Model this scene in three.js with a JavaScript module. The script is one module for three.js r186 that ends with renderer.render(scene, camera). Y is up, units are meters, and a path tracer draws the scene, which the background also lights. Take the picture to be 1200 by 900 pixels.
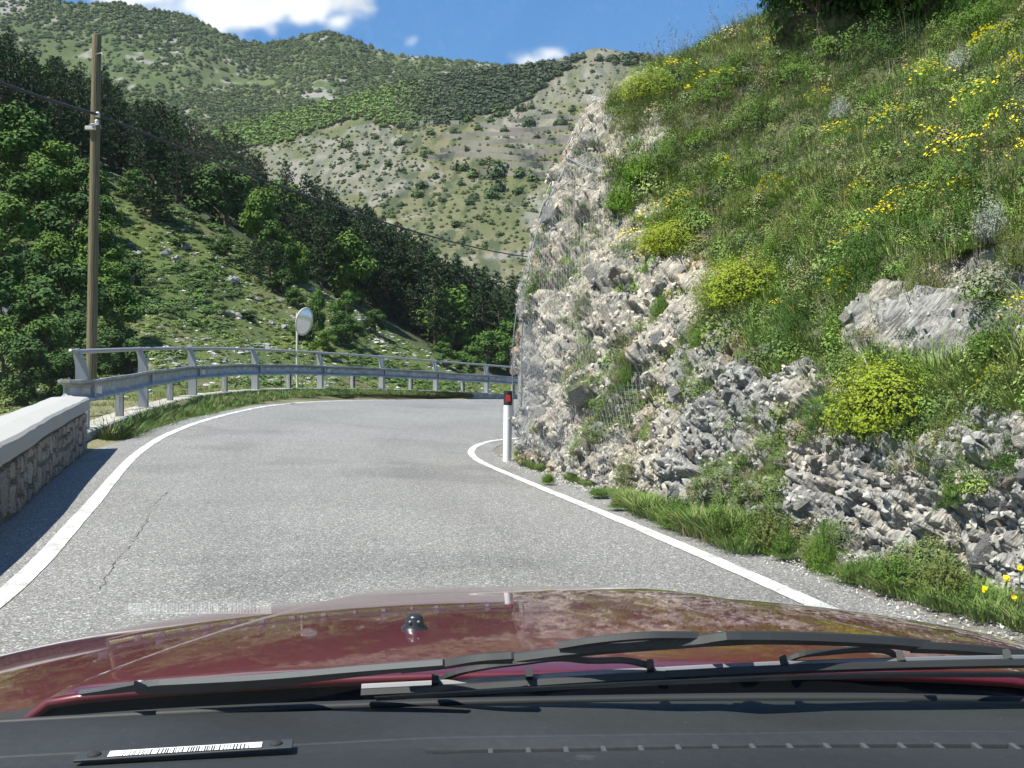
import * as THREE from 'three';
import { mergeGeometries } from 'three/addons/utils/BufferGeometryUtils.js';
import { ConvexGeometry } from 'three/addons/geometries/ConvexGeometry.js';
import { RoundedBoxGeometry } from 'three/addons/geometries/RoundedBoxGeometry.js';

// ------------------------------------------------------------------ camera, sky, sun, exposure
const CAM_H = 1.2, F = 1167, HY = 438;            // eye height (m), focal length and horizon row of the 1200 x 900 photograph
const scene = new THREE.Scene();
const camera = new THREE.PerspectiveCamera(2 * Math.atan(450 / F) * 180 / Math.PI, 4 / 3, 0.02, 6000);
camera.position.set(0, CAM_H, 0);
camera.lookAt(0, CAM_H, -10);
camera.setViewOffset(1200, 900, 0, 12, 1200, 900);
const renderer = new THREE.WebGLRenderer({ antialias: true });
renderer.toneMapping = THREE.LinearToneMapping;
renderer.toneMappingExposure = 2.3;
renderer.shadowMap.enabled = true;

const SUN = new THREE.Vector3(-0.42, 0.88, 0.20).normalize();
const sun = new THREE.DirectionalLight(new THREE.Color().setRGB(1.0, 0.95, 0.86), 4.2);
sun.position.copy(SUN).multiplyScalar(300); sun.castShadow = true;
sun.shadow.camera.left = -120; sun.shadow.camera.right = 120; sun.shadow.camera.top = 120; sun.shadow.camera.bottom = -120; sun.shadow.camera.far = 900;
sun.shadow.mapSize.set(4096, 4096);
scene.add(sun); scene.add(sun.target);

// ------------------------------------------------------------------ small helpers
function rng(seed) { let a = seed >>> 0; return () => { a = (a + 0x6D2B79F5) | 0; let t = Math.imul(a ^ (a >>> 15), 1 | a); t = (t + Math.imul(t ^ (t >>> 7), 61 | t)) ^ t; return ((t ^ (t >>> 14)) >>> 0) / 4294967296; }; }
const lerp = (a, b, t) => a + (b - a) * t, clamp = (x, a = 0, b = 1) => Math.min(b, Math.max(a, x));
const smooth = (a, b, x) => { const t = clamp((x - a) / (b - a)); return t * t * (3 - 2 * t); };
function hash3(x, y, z) { let h = Math.imul(x | 0, 374761393) ^ Math.imul(y | 0, 668265263) ^ Math.imul(z | 0, 2147483629 | 0); h = Math.imul(h ^ (h >>> 13), 1274126177); h = Math.imul(h ^ (h >>> 16), 2246822519 | 0); return ((h ^ (h >>> 15)) >>> 0) / 4294967296; }
function noise3(x, y, z) {
  const i = Math.floor(x), j = Math.floor(y), k = Math.floor(z); let a = x - i, b = y - j, c = z - k;
  a = a * a * (3 - 2 * a); b = b * b * (3 - 2 * b); c = c * c * (3 - 2 * c);
  const f = (p, q) => lerp(hash3(i, j + p, k + q), hash3(i + 1, j + p, k + q), a);
  return lerp(lerp(f(0, 0), f(1, 0), b), lerp(f(0, 1), f(1, 1), b), c) * 2 - 1;
}
function fbm(x, y, z, o = 4) { let s = 0, w = 0.5; for (let i = 0; i < o; i++) { s += w * noise3(x, y, z); x = x * 2.03 + 11.3; y = y * 2.03 + 5.7; z = z * 2.03 + 3.1; w *= 0.5; } return s; }
function worley(x, y, z) {            // [distance to nearest, to second nearest, id of nearest]
  const i = Math.floor(x), j = Math.floor(y), k = Math.floor(z); let d1 = 9, d2 = 9, id = 0, vx = 0, vy = 0, vz = 0;
  for (let a = -1; a < 2; a++) for (let b = -1; b < 2; b++) for (let c = -1; c < 2; c++) {
    const I = i + a, J = j + b, K = k + c, h = hash3(I, J, K), g = hash3(J + 71, K - 13, I + 37), e = hash3(K + 5, I + 91, J - 53);
    const dx = I + h - x, dy = J + g - y, dz = K + e - z, d = dx * dx + dy * dy + dz * dz;
    if (d < d1) { d2 = d1; d1 = d; id = hash3(I + 17, J + 29, K + 43); vx = dx; vy = dy; vz = dz; } else if (d < d2) d2 = d;
  }
  const t1 = id * 91.7, t2 = id * 57.3;                        // last: height over the nearest cell's own tilted facet
  return [Math.sqrt(d1), Math.sqrt(d2), id, vx * Math.sin(t1) + vy * Math.cos(t1 * 1.3) + vz * Math.sin(t2 + 1)];
}
function knots(list) { return x => { if (x <= list[0][0]) return list[0][1]; for (let i = 1; i < list.length; i++) if (x <= list[i][0]) { const p = list[i - 1], q = list[i]; return lerp(p[1], q[1], (x - p[0]) / (q[0] - p[0])); } return list[list.length - 1][1]; }; }
function curveKnots(list) {           // smooth interpolation through [x, y] knots
  const n = list.length, m = list.map((p, i) => { const a = list[Math.max(0, i - 1)], b = list[Math.min(n - 1, i + 1)]; return (b[1] - a[1]) / (b[0] - a[0]); });
  return x => { if (x <= list[0][0]) return list[0][1]; for (let i = 1; i < n; i++) if (x <= list[i][0]) { const p = list[i - 1], q = list[i], h = q[0] - p[0], t = (x - p[0]) / h, t2 = t * t, t3 = t2 * t; return (2 * t3 - 3 * t2 + 1) * p[1] + (t3 - 2 * t2 + t) * h * m[i - 1] + (-2 * t3 + 3 * t2) * q[1] + (t3 - t2) * h * m[i]; } return list[n - 1][1]; };
}
const V = (X, h, D) => new THREE.Vector3(X, h, -D);                                       // metres right, up and forward of the eye's foot point
const groundAt = (px, py, h) => { const D = (CAM_H - h) * F / (py - HY); return V((px - 600) / F * D, h, D); };
const seenAt = (px, py, D) => V((px - 600) / F * D, CAM_H - (py - HY) * D / F, D);
const taken = {};
function numbered(name) { const n = taken[name] = (taken[name] ?? -1) + 1; return n ? `${name}_${String(n).padStart(3, '0')}` : name; }
function shade(o) { o.traverse(c => { if (c.isMesh) { c.castShadow = true; c.receiveShadow = true; } }); return o; }
function tag(o, label, category, group) { o.userData.label = label; o.userData.category = category; if (group) o.userData.group = group; return o; }
function thing(name, label, category, pos, group) { const o = new THREE.Group(); o.name = numbered(name); if (pos) o.position.copy(pos); scene.add(o); return tag(o, label, category, group); }
function part(name, geo, mat, parent) { const m = new THREE.Mesh(geo, mat); m.name = name; m.castShadow = m.receiveShadow = true; parent.add(m); return m; }
function structure(name, geo, mat, label, category) { const m = part(numbered(name), geo, mat, scene); m.userData.kind = 'structure'; return tag(m, label, category); }
function stuff(name, geo, mat, mats, cols, label, category, parent = scene) {
  const m = new THREE.InstancedMesh(geo, mat, mats.length); m.name = parent === scene ? numbered(name) : name;
  mats.forEach((x, i) => { m.setMatrixAt(i, x); if (cols) m.setColorAt(i, cols[i]); });
  m.castShadow = m.receiveShadow = true; m.userData.kind = 'stuff'; parent.add(m); if (parent === scene) tag(m, label, category); return m;
}
const rgb = (r, g, b) => new THREE.Color().setRGB(r, g, b);
const M = (c, roughness = 0.9, extra = {}) => new THREE.MeshStandardMaterial({ color: rgb(...c), roughness, side: THREE.DoubleSide, ...extra });
const leafMat = (c, extra = {}) => new THREE.MeshPhysicalMaterial({ color: rgb(...c), roughness: 1, transmission: 0.32, thickness: 0, specularIntensity: 0.3, side: THREE.DoubleSide, ...extra });
class Buf {                            // collects triangles
  constructor() { this.p = []; this.i = []; this.c = null; this.u = null; }
  v(x, y, z) { this.p.push(x, y, z); return this.p.length / 3 - 1; }
  pv(q) { return this.v(q.x, q.y, q.z); }
  tri(a, b, c) { this.i.push(a, b, c); }
  quad(a, b, c, d) { this.i.push(a, b, c, a, c, d); }
  geo(flat = false) {
    let g = new THREE.BufferGeometry(); g.setAttribute('position', new THREE.Float32BufferAttribute(this.p, 3));
    if (this.c) g.setAttribute('color', new THREE.Float32BufferAttribute(this.c, 3));
    if (this.u) g.setAttribute('uv', new THREE.Float32BufferAttribute(this.u, 2));
    g.setIndex(this.i); if (flat) g = g.toNonIndexed(); g.computeVertexNormals(); return g;
  }
}
function grid(nu, nv, f) {             // f(i, j) -> { p, c, uv }
  const b = new Buf(); b.c = []; b.u = [];
  for (let j = 0; j < nv; j++) for (let i = 0; i < nu; i++) { const o = f(i, j); b.pv(o.p); b.c.push(...(o.c || [1, 1, 1])); b.u.push(...(o.uv || [0, 0])); }
  for (let j = 0; j < nv - 1; j++) for (let i = 0; i < nu - 1; i++) { const a = j * nu + i; b.quad(a, a + 1, a + nu + 1, a + nu); }
  return b.geo();
}
function sweep(profile, path, closed = true, caps = true) {     // profile: [side, up] pairs carried along a path, sides level
  const b = new Buf(), n = profile.length, UP = new THREE.Vector3(0, 1, 0);
  path.forEach((p, k) => {
    const a = path[Math.max(0, k - 1)], c = path[Math.min(path.length - 1, k + 1)];
    const t = c.clone().sub(a); t.y = 0; t.normalize(); const s = t.cross(UP);
    for (const [x, y] of profile) b.v(p.x + s.x * x, p.y + y, p.z + s.z * x);
  });
  for (let k = 0; k < path.length - 1; k++) for (let j = 0; j < (closed ? n : n - 1); j++) { const j2 = (j + 1) % n; b.quad(k * n + j, k * n + j2, (k + 1) * n + j2, (k + 1) * n + j); }
  if (caps && closed) { const tris = THREE.ShapeUtils.triangulateShape(profile.map(q => new THREE.Vector2(...q)), []); const e = (path.length - 1) * n; for (const [x, y, z] of tris) { b.tri(x, y, z); b.tri(e + x, e + z, e + y); } }
  const g = b.geo(true); return g;
}
function tube(points, r, seg = 6, taper = null) {                // round bar along points, any direction
  const b = new Buf(); let n = null; const N = points.length;
  points.forEach((p, k) => {
    const t = points[Math.min(N - 1, k + 1)].clone().sub(points[Math.max(0, k - 1)]).normalize();
    if (!n) { n = Math.abs(t.y) < 0.9 ? new THREE.Vector3(0, 1, 0) : new THREE.Vector3(1, 0, 0); }
    n = n.clone().sub(t.clone().multiplyScalar(n.dot(t))).normalize(); const m = t.clone().cross(n), rr = taper ? taper[k] : r;
    for (let j = 0; j < seg; j++) { const a = j / seg * Math.PI * 2; b.pv(p.clone().addScaledVector(n, Math.cos(a) * rr).addScaledVector(m, Math.sin(a) * rr)); }
  });
  for (let k = 0; k < N - 1; k++) for (let j = 0; j < seg; j++) { const j2 = (j + 1) % seg; b.quad(k * seg + j, k * seg + j2, (k + 1) * seg + j2, (k + 1) * seg + j); }
  const c0 = b.pv(points[0]), c1 = b.pv(points[N - 1]); for (let j = 0; j < seg; j++) { const j2 = (j + 1) % seg; b.tri(c0, j2, j); b.tri(c1, (N - 1) * seg + j, (N - 1) * seg + j2); }
  return b.geo();
}
function spline(pts, n) { return new THREE.CatmullRomCurve3(pts, false, 'centripetal').getSpacedPoints(n); }
function dataTexture(n, f, repeat = true, srgb = true) {
  const d = new Uint8Array(n * n * 4); f(d, n); const t = new THREE.DataTexture(d, n, n); t.magFilter = THREE.LinearFilter; t.minFilter = THREE.LinearFilter;
  if (repeat) t.wrapS = t.wrapT = THREE.RepeatWrapping; if (srgb) t.colorSpace = THREE.SRGBColorSpace; t.needsUpdate = true; return t;
}
const setPx = (d, k, r, g = r, b = r) => { d[k * 4] = clamp(r, 0, 255); d[k * 4 + 1] = clamp(g, 0, 255); d[k * 4 + 2] = clamp(b, 0, 255); d[k * 4 + 3] = 255; };

// ------------------------------------------------------------------ the sky: clear blue air with fair-weather clouds
{
  const W = 2048, H = 1024, d = new Float32Array(W * H * 4);
  for (let j = 0; j < H; j++) {
    const el = ((j + 0.5) / H - 0.5) * Math.PI, y = Math.sin(el), c = Math.cos(el);
    for (let i = 0; i < W; i++) {
      const az = ((i + 0.5) / W - 0.5) * 2 * Math.PI, x = Math.cos(az) * c, z = Math.sin(az) * c, e = Math.max(0, y);
      const h = Math.exp(-e * 4.2), k = Math.exp(-e * 16);
      let r = 0.030 + 0.075 * h + 0.15 * k, g = 0.100 + 0.165 * h + 0.10 * k, b = 0.27 + 0.18 * h - 0.03 * k;
      if (y > 0.02) {
        const s = 1 / (y + 0.12), px = x * s, pz = z * s;
        const big = fbm(px * 0.9 + 3.1, 7.7, pz * 0.9 - 1.4, 3), f = fbm(px * 2.6, 1.3, pz * 2.6, 6);
        let cov = big * 0.75 + f * 0.75 - 0.27;
        const D = -z / c > 0.2 ? -z : 0;                          // two clouds behind the ridges ahead
        if (D > 0) {
          const qx = x / D * F + 600, qy = HY - y / D * F, n2 = fbm(qx / 16, qy / 9, 8.2, 4), n = fbm(qx / 70, qy / 45, 4.2, 5) + 0.35 * n2;
          const at = (cx, cy, rx, ry) => 1 - Math.hypot((qx - cx) / rx, (qy - cy) / ry);
          const clearing = Math.exp(-(((qx - 690) / 330) ** 2) - (((qy + 10) / 200) ** 2));
          cov -= clearing * 0.5;
          const a = Math.max(at(285 + 40 * n, 0 + 30 * n, 150, 60), 0.55 * at(394 + 14 * n, 26 - 10 * n, 26, 18), at(190, -40, 190, 60)), m = at(640 + 24 * n, 68 + 12 * n, 50, 15);
          cov = Math.max(cov, Math.min(0.5, a * 0.9) + n * 0.5 - 0.10, Math.min(0.3, m * 0.6) + n * 0.3 + n2 * 0.3 - 0.07);
        }
        const t = smooth(-0.02, 0.42, cov) * smooth(0.02, 0.12, y), lit = 0.52 + 0.2 * fbm(px * 5, 9.1, pz * 5, 3);
        r = lerp(r, 0.95 * lit, t); g = lerp(g, 0.97 * lit, t); b = lerp(b, 1.0 * lit, t);
      }
      const q = (j * W + i) * 4; d[q] = r; d[q + 1] = g; d[q + 2] = b; d[q + 3] = 1;
    }
  }
  const t = new THREE.DataTexture(d, W, H, THREE.RGBAFormat, THREE.FloatType); t.mapping = THREE.EquirectangularReflectionMapping; t.magFilter = t.minFilter = THREE.LinearFilter; t.needsUpdate = true;
  scene.background = t; scene.environment = t;
}

// ------------------------------------------------------------------ textures of matter
const texAsphalt = dataTexture(1024, (d, n) => {                 // bound chippings, 1.6 m a tile
  const r = rng(3); for (let k = 0; k < n * n; k++) setPx(d, k, 108 + r() * 18);
  for (let s = 0; s < 52000; s++) {
    const cx = r() * n, cy = r() * n, R = 1.1 + r() * r() * 3.6, tone = r() < 0.6 ? 122 + r() * 44 : r() < 0.55 ? 165 + r() * 50 : 76 + r() * 40, warm = r() * 8;
    for (let y = Math.floor(cy - R); y <= cy + R; y++) for (let x = Math.floor(cx - R); x <= cx + R; x++) if (Math.abs(x - cx) + Math.abs(y - cy) * (0.6 + 0.4 * Math.sin(s)) < R * 1.25) setPx(d, ((y + n) % n) * n + (x + n) % n, tone + warm, tone + warm * 0.6, tone);
  }
});
const texGrain = dataTexture(512, (d, n) => {                    // fine speckle used on stone, soil and concrete
  const r = rng(9); for (let y = 0; y < n; y++) for (let x = 0; x < n; x++) { const a = x / n * Math.PI * 2, b = y / n * Math.PI * 2, f = fbm(Math.cos(a) * 9 + 20, Math.sin(a) * 9 + Math.cos(b) * 9, Math.sin(b) * 9, 4); setPx(d, y * n + x, 205 + f * 95 + (r() - 0.5) * 52); }
});
const texFlecks = dataTexture(512, (d, n) => {                   // loose stones and dry tufts on a far slope, 24 m a tile
  const r = rng(17); for (let k = 0; k < n * n; k++) setPx(d, k, 176 + r() * 40);
  for (let s = 0; s < 5200; s++) { const cx = r() * n, cy = r() * n, R = 1 + r() * r() * 5, L = r() < 0.52, t = L ? 215 + r() * 35 : 105 + r() * 55; for (let y = Math.floor(cy - R); y <= cy + R; y++) for (let x = Math.floor(cx - R); x <= cx + R; x++) if (Math.hypot(x - cx, y - cy) < R) setPx(d, ((y + n) % n) * n + (x + n) % n, t, L ? t - 4 : t + 22, L ? t - 14 : t - 18); }
});
// ------------------------------------------------------------------ the road
// outer (left) and inner (right) white line, each [right, up, forward] in metres, walked from behind the car round the bend
const outerPts = [[-1.75, 0, -9], [-1.8, 0, -4], [-1.95, 0.0, 0], [-2.3, 0.015, 3], [-2.77, 0.03, 5.4], [-3.5, 0.07, 8.0], [-4.85, 0.19, 12.8], [-5.3, 0.30, 15.4], [-5.55, 0.41, 18.9], [-5.45, 0.49, 22.9], [-4.75, 0.47, 27.0], [-3.4, 0.36, 32], [-1.9, 0.27, 35.6], [-0.35, 0.20, 38.6], [1.5, 0.12, 41.5], [5, 0.0, 46], [12, -0.1, 52]].map(a => V(...a));
const innerPts = [[3.1, 0, -9], [2.9, 0, -4], [2.45, 0, 0], [2.05, 0, 3], [1.6, 0, 5.34], [1.06, 0, 7.7], [0.19, 0, 11.2], [-0.39, 0, 13.7], [-0.55, 0, 15.2], [-0.47, 0, 16.7], [-0.2, 0, 17.7], [0.5, 0, 18.6], [2.0, 0, 20], [4, 0, 21.5], [7, 0, 23.5], [11, -0.05, 27], [18, -0.1, 33]].map(a => V(...a));
const outerC = new THREE.CatmullRomCurve3(outerPts, false, 'centripetal'), innerC = new THREE.CatmullRomCurve3(innerPts, false, 'centripetal');
const roadAt = (v, w) => {                                       // w: 0 on the outer line, 1 on the inner line; beyond is the shoulder
  const a = outerC.getPoint(v), b = innerC.getPoint(v), p = a.clone().lerp(b, w);
  if (w < 0) p.y = a.y; if (w > 1) p.y = b.y; return p;
};
const lineWidth = v => outerC.getPoint(v).distanceTo(innerC.getPoint(v));
{
  const NV = 420, NU = 34;
  const g = grid(NU, NV, (i, j) => {
    const v = j / (NV - 1), L = lineWidth(v), pz = outerC.getPoint(v).z, w = lerp(-lerp(0.75, 0.42, smooth(12.5, 14.5, -pz)) / L, 1 + 0.36 / L, i / (NU - 1)), p = roadAt(v, w);
    const big = fbm(p.x * 0.35, 1.1, p.z * 0.35, 3), m = fbm(p.x * 1.7, 3.3, p.z * 1.7, 3), x = w * 4;
    const worn = 0.06 * (Math.exp(-(((w - 0.28) / 0.07) ** 2)) + Math.exp(-(((w - 0.72) / 0.07) ** 2)));   // chippings polished and darkened by wheels
    const t = 0.74 + 0.10 * big + 0.08 * m - worn - 0.10 * smooth(0.3, 0.42, fbm(p.x * 0.8 + 4, 6, p.z * 0.8, 3));
    return { p, c: [t * 1.0, t * 0.995, t * 0.965], uv: [p.x / 1.7, -p.z / 1.7] };
  });
  structure('road', g, new THREE.MeshStandardMaterial({ map: texAsphalt, vertexColors: true, roughness: 0.82, bumpMap: texAsphalt, bumpScale: 0.004, side: THREE.DoubleSide }), 'pale worn asphalt road bending right round the rock', 'road');
}
const roughPaint = dataTexture(256, (d, n) => { const r = rng(5); for (let y = 0; y < n; y++) for (let x = 0; x < n; x++) { const f = fbm(x / 26, y / 26, 2.2, 4); setPx(d, y * n + x, f + r() * 0.9 > 0.66 ? 150 + r() * 40 : 222 + r() * 25); } });
function paintedLine(curveW, name, label, v0, v1) {
  const n = 420, b = new Buf(); b.u = [];
  for (let k = 0; k <= n; k++) {
    const v = lerp(v0, v1, k / n), L = lineWidth(v);
    for (const s of [-0.065, 0.065]) { const e = s * (1 + 0.05 * noise3(k * 0.5, s * 40, 3)), p = roadAt(v, curveW + e / L); b.v(p.x, p.y + 0.005, p.z); b.u.push(p.x, -p.z); }
  }
  for (let k = 0; k < n; k++) b.quad(k * 2, k * 2 + 1, k * 2 + 3, k * 2 + 2);
  structure(name, b.geo(), new THREE.MeshStandardMaterial({ map: roughPaint, color: rgb(0.74, 0.74, 0.71), roughness: 0.75, side: THREE.DoubleSide, bumpMap: texAsphalt, bumpScale: 0.003 }), label, 'road marking');
}
paintedLine(0.012, 'edge_line', 'white edge line beside the parapet wall and guard rail', 0, 1);
paintedLine(0.985, 'edge_line', 'white edge line sweeping round the foot of the rock', 0, 1);
{ // a long crack in the asphalt, open and filled with dark grit
  const r = rng(22), pts = [[118, 690], [128, 672], [140, 655], [152, 645], [160, 632], [172, 614], [178, 600], [196, 584]].map(([x, y]) => groundAt(x, y, 0.03)), P = spline(pts, 60), b = new Buf();
  P.forEach((p, k) => { const w = 0.0012 + 0.003 * r() * (fbm(k * 0.2, 1, 2, 2) > -0.15 ? 1 : 0), j = (r() - 0.5) * 0.03; b.v(p.x - w + j, 0, p.z); b.v(p.x + w + j, 0, p.z); });
  for (let k = 0; k < P.length - 1; k++) b.quad(k * 2, k * 2 + 1, k * 2 + 3, k * 2 + 2);
  const g = b.geo(), q = g.attributes.position;
  for (let i = 0; i < q.count; i++) { // lie on the ruled road surface
    let best = 9, y = 0; for (let v = 0.2; v < 0.5; v += 0.004) { const a = outerC.getPoint(v), c = innerC.getPoint(v), w = clamp((q.getX(i) - a.x) / (c.x - a.x)), z = lerp(a.z, c.z, w), e = Math.abs(z - q.getZ(i)); if (e < best) { best = e; y = lerp(a.y, c.y, w); } } q.setY(i, y + 0.004);
  }
  structure('road_crack', g, M([0.07, 0.068, 0.064], 1), 'thin dark crack wandering across the asphalt', 'crack');
}

// ------------------------------------------------------------------ the rocky bank on the right
const footX = curveKnots([[-9, 4.4], [-4, 4.1], [0, 3.6], [3, 3.05], [5, 2.55], [6.5, 2.02], [8.2, 1.42], [10.6, 0.8], [12.4, 0.36], [13.4, 0.16], [14.2, 0.15], [14.9, 0.36], [15.6, 0.75], [16.4, 1.5], [17.5, 3], [19, 6], [21, 11], [23.5, 18]]);
const rockTop = curveKnots([[-9, 0.9], [5, 1.0], [7, 1.15], [9, 1.45], [11, 2.2], [12.3, 3.2], [13.3, 4.25], [14.2, 4.82], [15, 5.02], [16, 4.9], [17.5, 4.3], [19, 3.6], [21, 2.4], [23.5, 1.4]]);
const bankSlope = curveKnots([[-9, 0.9], [6, 0.90], [9, 0.90], [12, 0.74], [14.5, 0.43], [16, 0.38], [18, 0.32], [23.5, 0.25]]);
const leanCorner = curveKnots([[0, 0], [0.35, 0.02], [0.52, 0.06], [0.75, 0.36], [0.9, 0.68], [1, 0.98]]);
const TR = 0.5;                                                  // t below TR is rock face, above it the grassy bank
function bankBase(D, t) {
  const top = rockTop(D), w = smooth(9, 13.2, D), X0 = footX(D), reach = lerp(0.52 * top, 0.98, w);
  if (t <= TR) { const a = t / TR; return V(X0 + lerp(0.52 * top * Math.pow(a, 1.25), leanCorner(a), w), -0.12 + (top + 0.12) * a, D); }
  const b = (t - TR) / (1 - TR), q = Math.pow(b, 1.35) * 17, k = bankSlope(D);
  return V(X0 + reach + q, top + k * q + (lerp(1.2, 1.9, w) - k) * 0.2 * (1 - Math.exp(-q / 0.2)) - 0.012 * q * q * smooth(3, 9, q), D);
}
function bankNormal(D, t) { const e = 0.02, a = bankBase(D + e, t).sub(bankBase(D - e, t)), b = bankBase(D, Math.min(1, t + 0.008)).sub(bankBase(D, Math.max(0, t - 0.008))); const n = a.cross(b).normalize(); return n.x > 0 && n.y < 0 ? n.negate() : n.y < -0.2 ? n.negate() : n; }
// how bare the ground is: 1 rock, 0 soil under grass
function bareness(D, t, p) {
  const n = fbm(p.x * 0.55, p.y * 0.55, p.z * 0.55, 3) * 0.34 + fbm(p.x * 2.2, p.y * 2.2, p.z * 2.2, 2) * 0.16;
  const edge = TR * lerp(0.96, 1.06, smooth(5.6, 7.6, D)) + TR * 0.06 * smooth(11.8, 13.6, D), ledge = fbm(p.x * 1.3 + 30, p.y * 2.2, p.z * 1.1, 3);
  let m = smooth(0.05, -0.05, t - edge - n * 0.18 + 0.01 + 0.08 * smooth(0.14, 0.36, ledge) * smooth(0.2, 0.4, t) * smooth(12, 9, D));
  const crag = Math.exp(-(((D - 6.9) / 1.0) ** 2) - (((t - 0.54) / 0.028) ** 2));   // an outcrop half way up the bank
  return clamp(Math.max(m, smooth(0.30, 0.55, crag + n * 0.6), smooth(0.20, 0.32, n) * smooth(0.78, 0.5, t)));
}
function rockRelief(p) {
  const wx = p.x + 0.10 * fbm(p.x * 3, p.y * 3, p.z * 3, 2), wy = p.y + 0.10 * fbm(p.x * 3 + 9, p.y * 3, p.z * 3, 2), wz = p.z + 0.10 * fbm(p.x * 3, p.y * 3 + 7, p.z * 3, 2);
  const a = worley(wx * 1.35, wy * 1.7, wz * 1.35), b = worley(wx * 3.6, wy * 4.4, wz * 3.6), c = worley(wx * 10, wy * 10, wz * 10);
  const d = 0.22 * (Math.min(0.22, a[1] - a[0]) - 0.16) + (a[2] - 0.5) * 0.10 + a[3] * 0.09 + 0.19 * (Math.min(0.24, b[1] - b[0]) - 0.16) + b[3] * 0.06 + (b[2] - 0.5) * 0.05 + 0.12 * (Math.min(0.3, c[1] - c[0]) - 0.18) + c[3] * 0.035 + (c[2] - 0.5) * 0.03 + 0.22 * fbm(p.x * 0.9, p.y * 0.9, p.z * 0.9, 5);
  return [d, a[2], b[2], c[2], c[1] - c[0]];
}
function bankAt(D, t, detail = true) {
  const p = bankBase(D, t), n = bankNormal(D, t), m = bareness(D, t, p), foot = smooth(0.0, 0.03, t);
  const soil = 0.20 * fbm(p.x * 0.8, p.y * 0.8, p.z * 0.8, 3) + 0.06 * fbm(p.x * 4, p.y * 4, p.z * 4, 2);
  let d = soil * (1 - m), r = null;
  if (detail && m > 0.002) { r = rockRelief(p); d += m * (r[0] + 0.02); }
  p.addScaledVector(n, d * lerp(0.35, 1, foot)); return { p, n, m, r };
}
const bankRows = [], bankCols = [];
for (let D = -8.8; D < 3; D += 0.4) bankRows.push(D); for (let D = 3; D < 4.4; D += 0.05) bankRows.push(D); for (let D = 4.4; D < 8.5; D += 0.02) bankRows.push(D); for (let D = 8.5; D < 16.2; D += 0.031) bankRows.push(D); for (let D = 16.2; D < 23.5; D += 0.13) bankRows.push(D);
for (let i = 0; i < 150; i++) bankCols.push(TR * i / 150); for (let i = 0; i <= 165; i++) bankCols.push(TR + (1 - TR) * Math.pow(i / 165, 1.5));
const bankCoarse = [];                                           // for casting sight lines on the bank
function toneRock(p, r) {
  const k = r ? r[2] * 0.5 + r[3] * 0.5 : 0.5, n = fbm(p.x * 0.6, p.y * 0.5 + 3, p.z * 0.6, 3), f = fbm(p.x * 7, p.y * 7, p.z * 7, 2);
  const grey = smooth(-0.02, 0.38, n + (k - 0.5) * 0.6);
  let c = [lerp(0.60, 0.41, grey), lerp(0.55, 0.40, grey), lerp(0.45, 0.375, grey)], v = 0.74 + 0.30 * k + 0.26 * f;
  const rust = smooth(0.22, 0.42, fbm(p.x * 1.5 + 20, p.y * 1.1, p.z * 1.5, 3)); c = [c[0] * lerp(1, 0.86, rust), c[1] * lerp(1, 0.68, rust), c[2] * lerp(1, 0.52, rust)];
  const lichen = smooth(0.16, 0.3, fbm(p.x * 3 + 5, p.y * 3, p.z * 3 + 8, 3)); c = [lerp(c[0], 0.25, lichen * 0.7), lerp(c[1], 0.26, lichen * 0.7), lerp(c[2], 0.24, lichen * 0.7)];
  return c.map(x => x * v);
}
{
  const NU = bankCols.length, NV = bankRows.length;
  const g = grid(NU, NV, (i, j) => {
    const D = bankRows[j], t = bankCols[i], o = bankAt(D, t), rock = toneRock(o.p, o.r), n = fbm(o.p.x * 2.6, o.p.y * 2.6, o.p.z * 2.6, 3);
    const soil = [0.14 + 0.07 * n, 0.15 + 0.06 * n, 0.06 + 0.03 * n], s = smooth(0.35, 0.65, o.m + n * 0.3);
    return { p: o.p, c: [lerp(soil[0], rock[0], s), lerp(soil[1], rock[1], s), lerp(soil[2], rock[2], s)], uv: [(-0.7 * o.p.x + 0.3 * o.p.y - 0.65 * o.p.z) / 0.8, (-0.5 * o.p.x + 0.75 * o.p.y + 0.43 * o.p.z) / 0.8] };
  });
  var rockBank = structure('rock_bank', g, new THREE.MeshStandardMaterial({ vertexColors: true, map: texGrain, roughness: 0.95, bumpMap: texGrain, bumpScale: 0.012, side: THREE.DoubleSide }), 'crumbling pale rock cutting with a grassy bank above it', 'rock bank');
}
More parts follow.
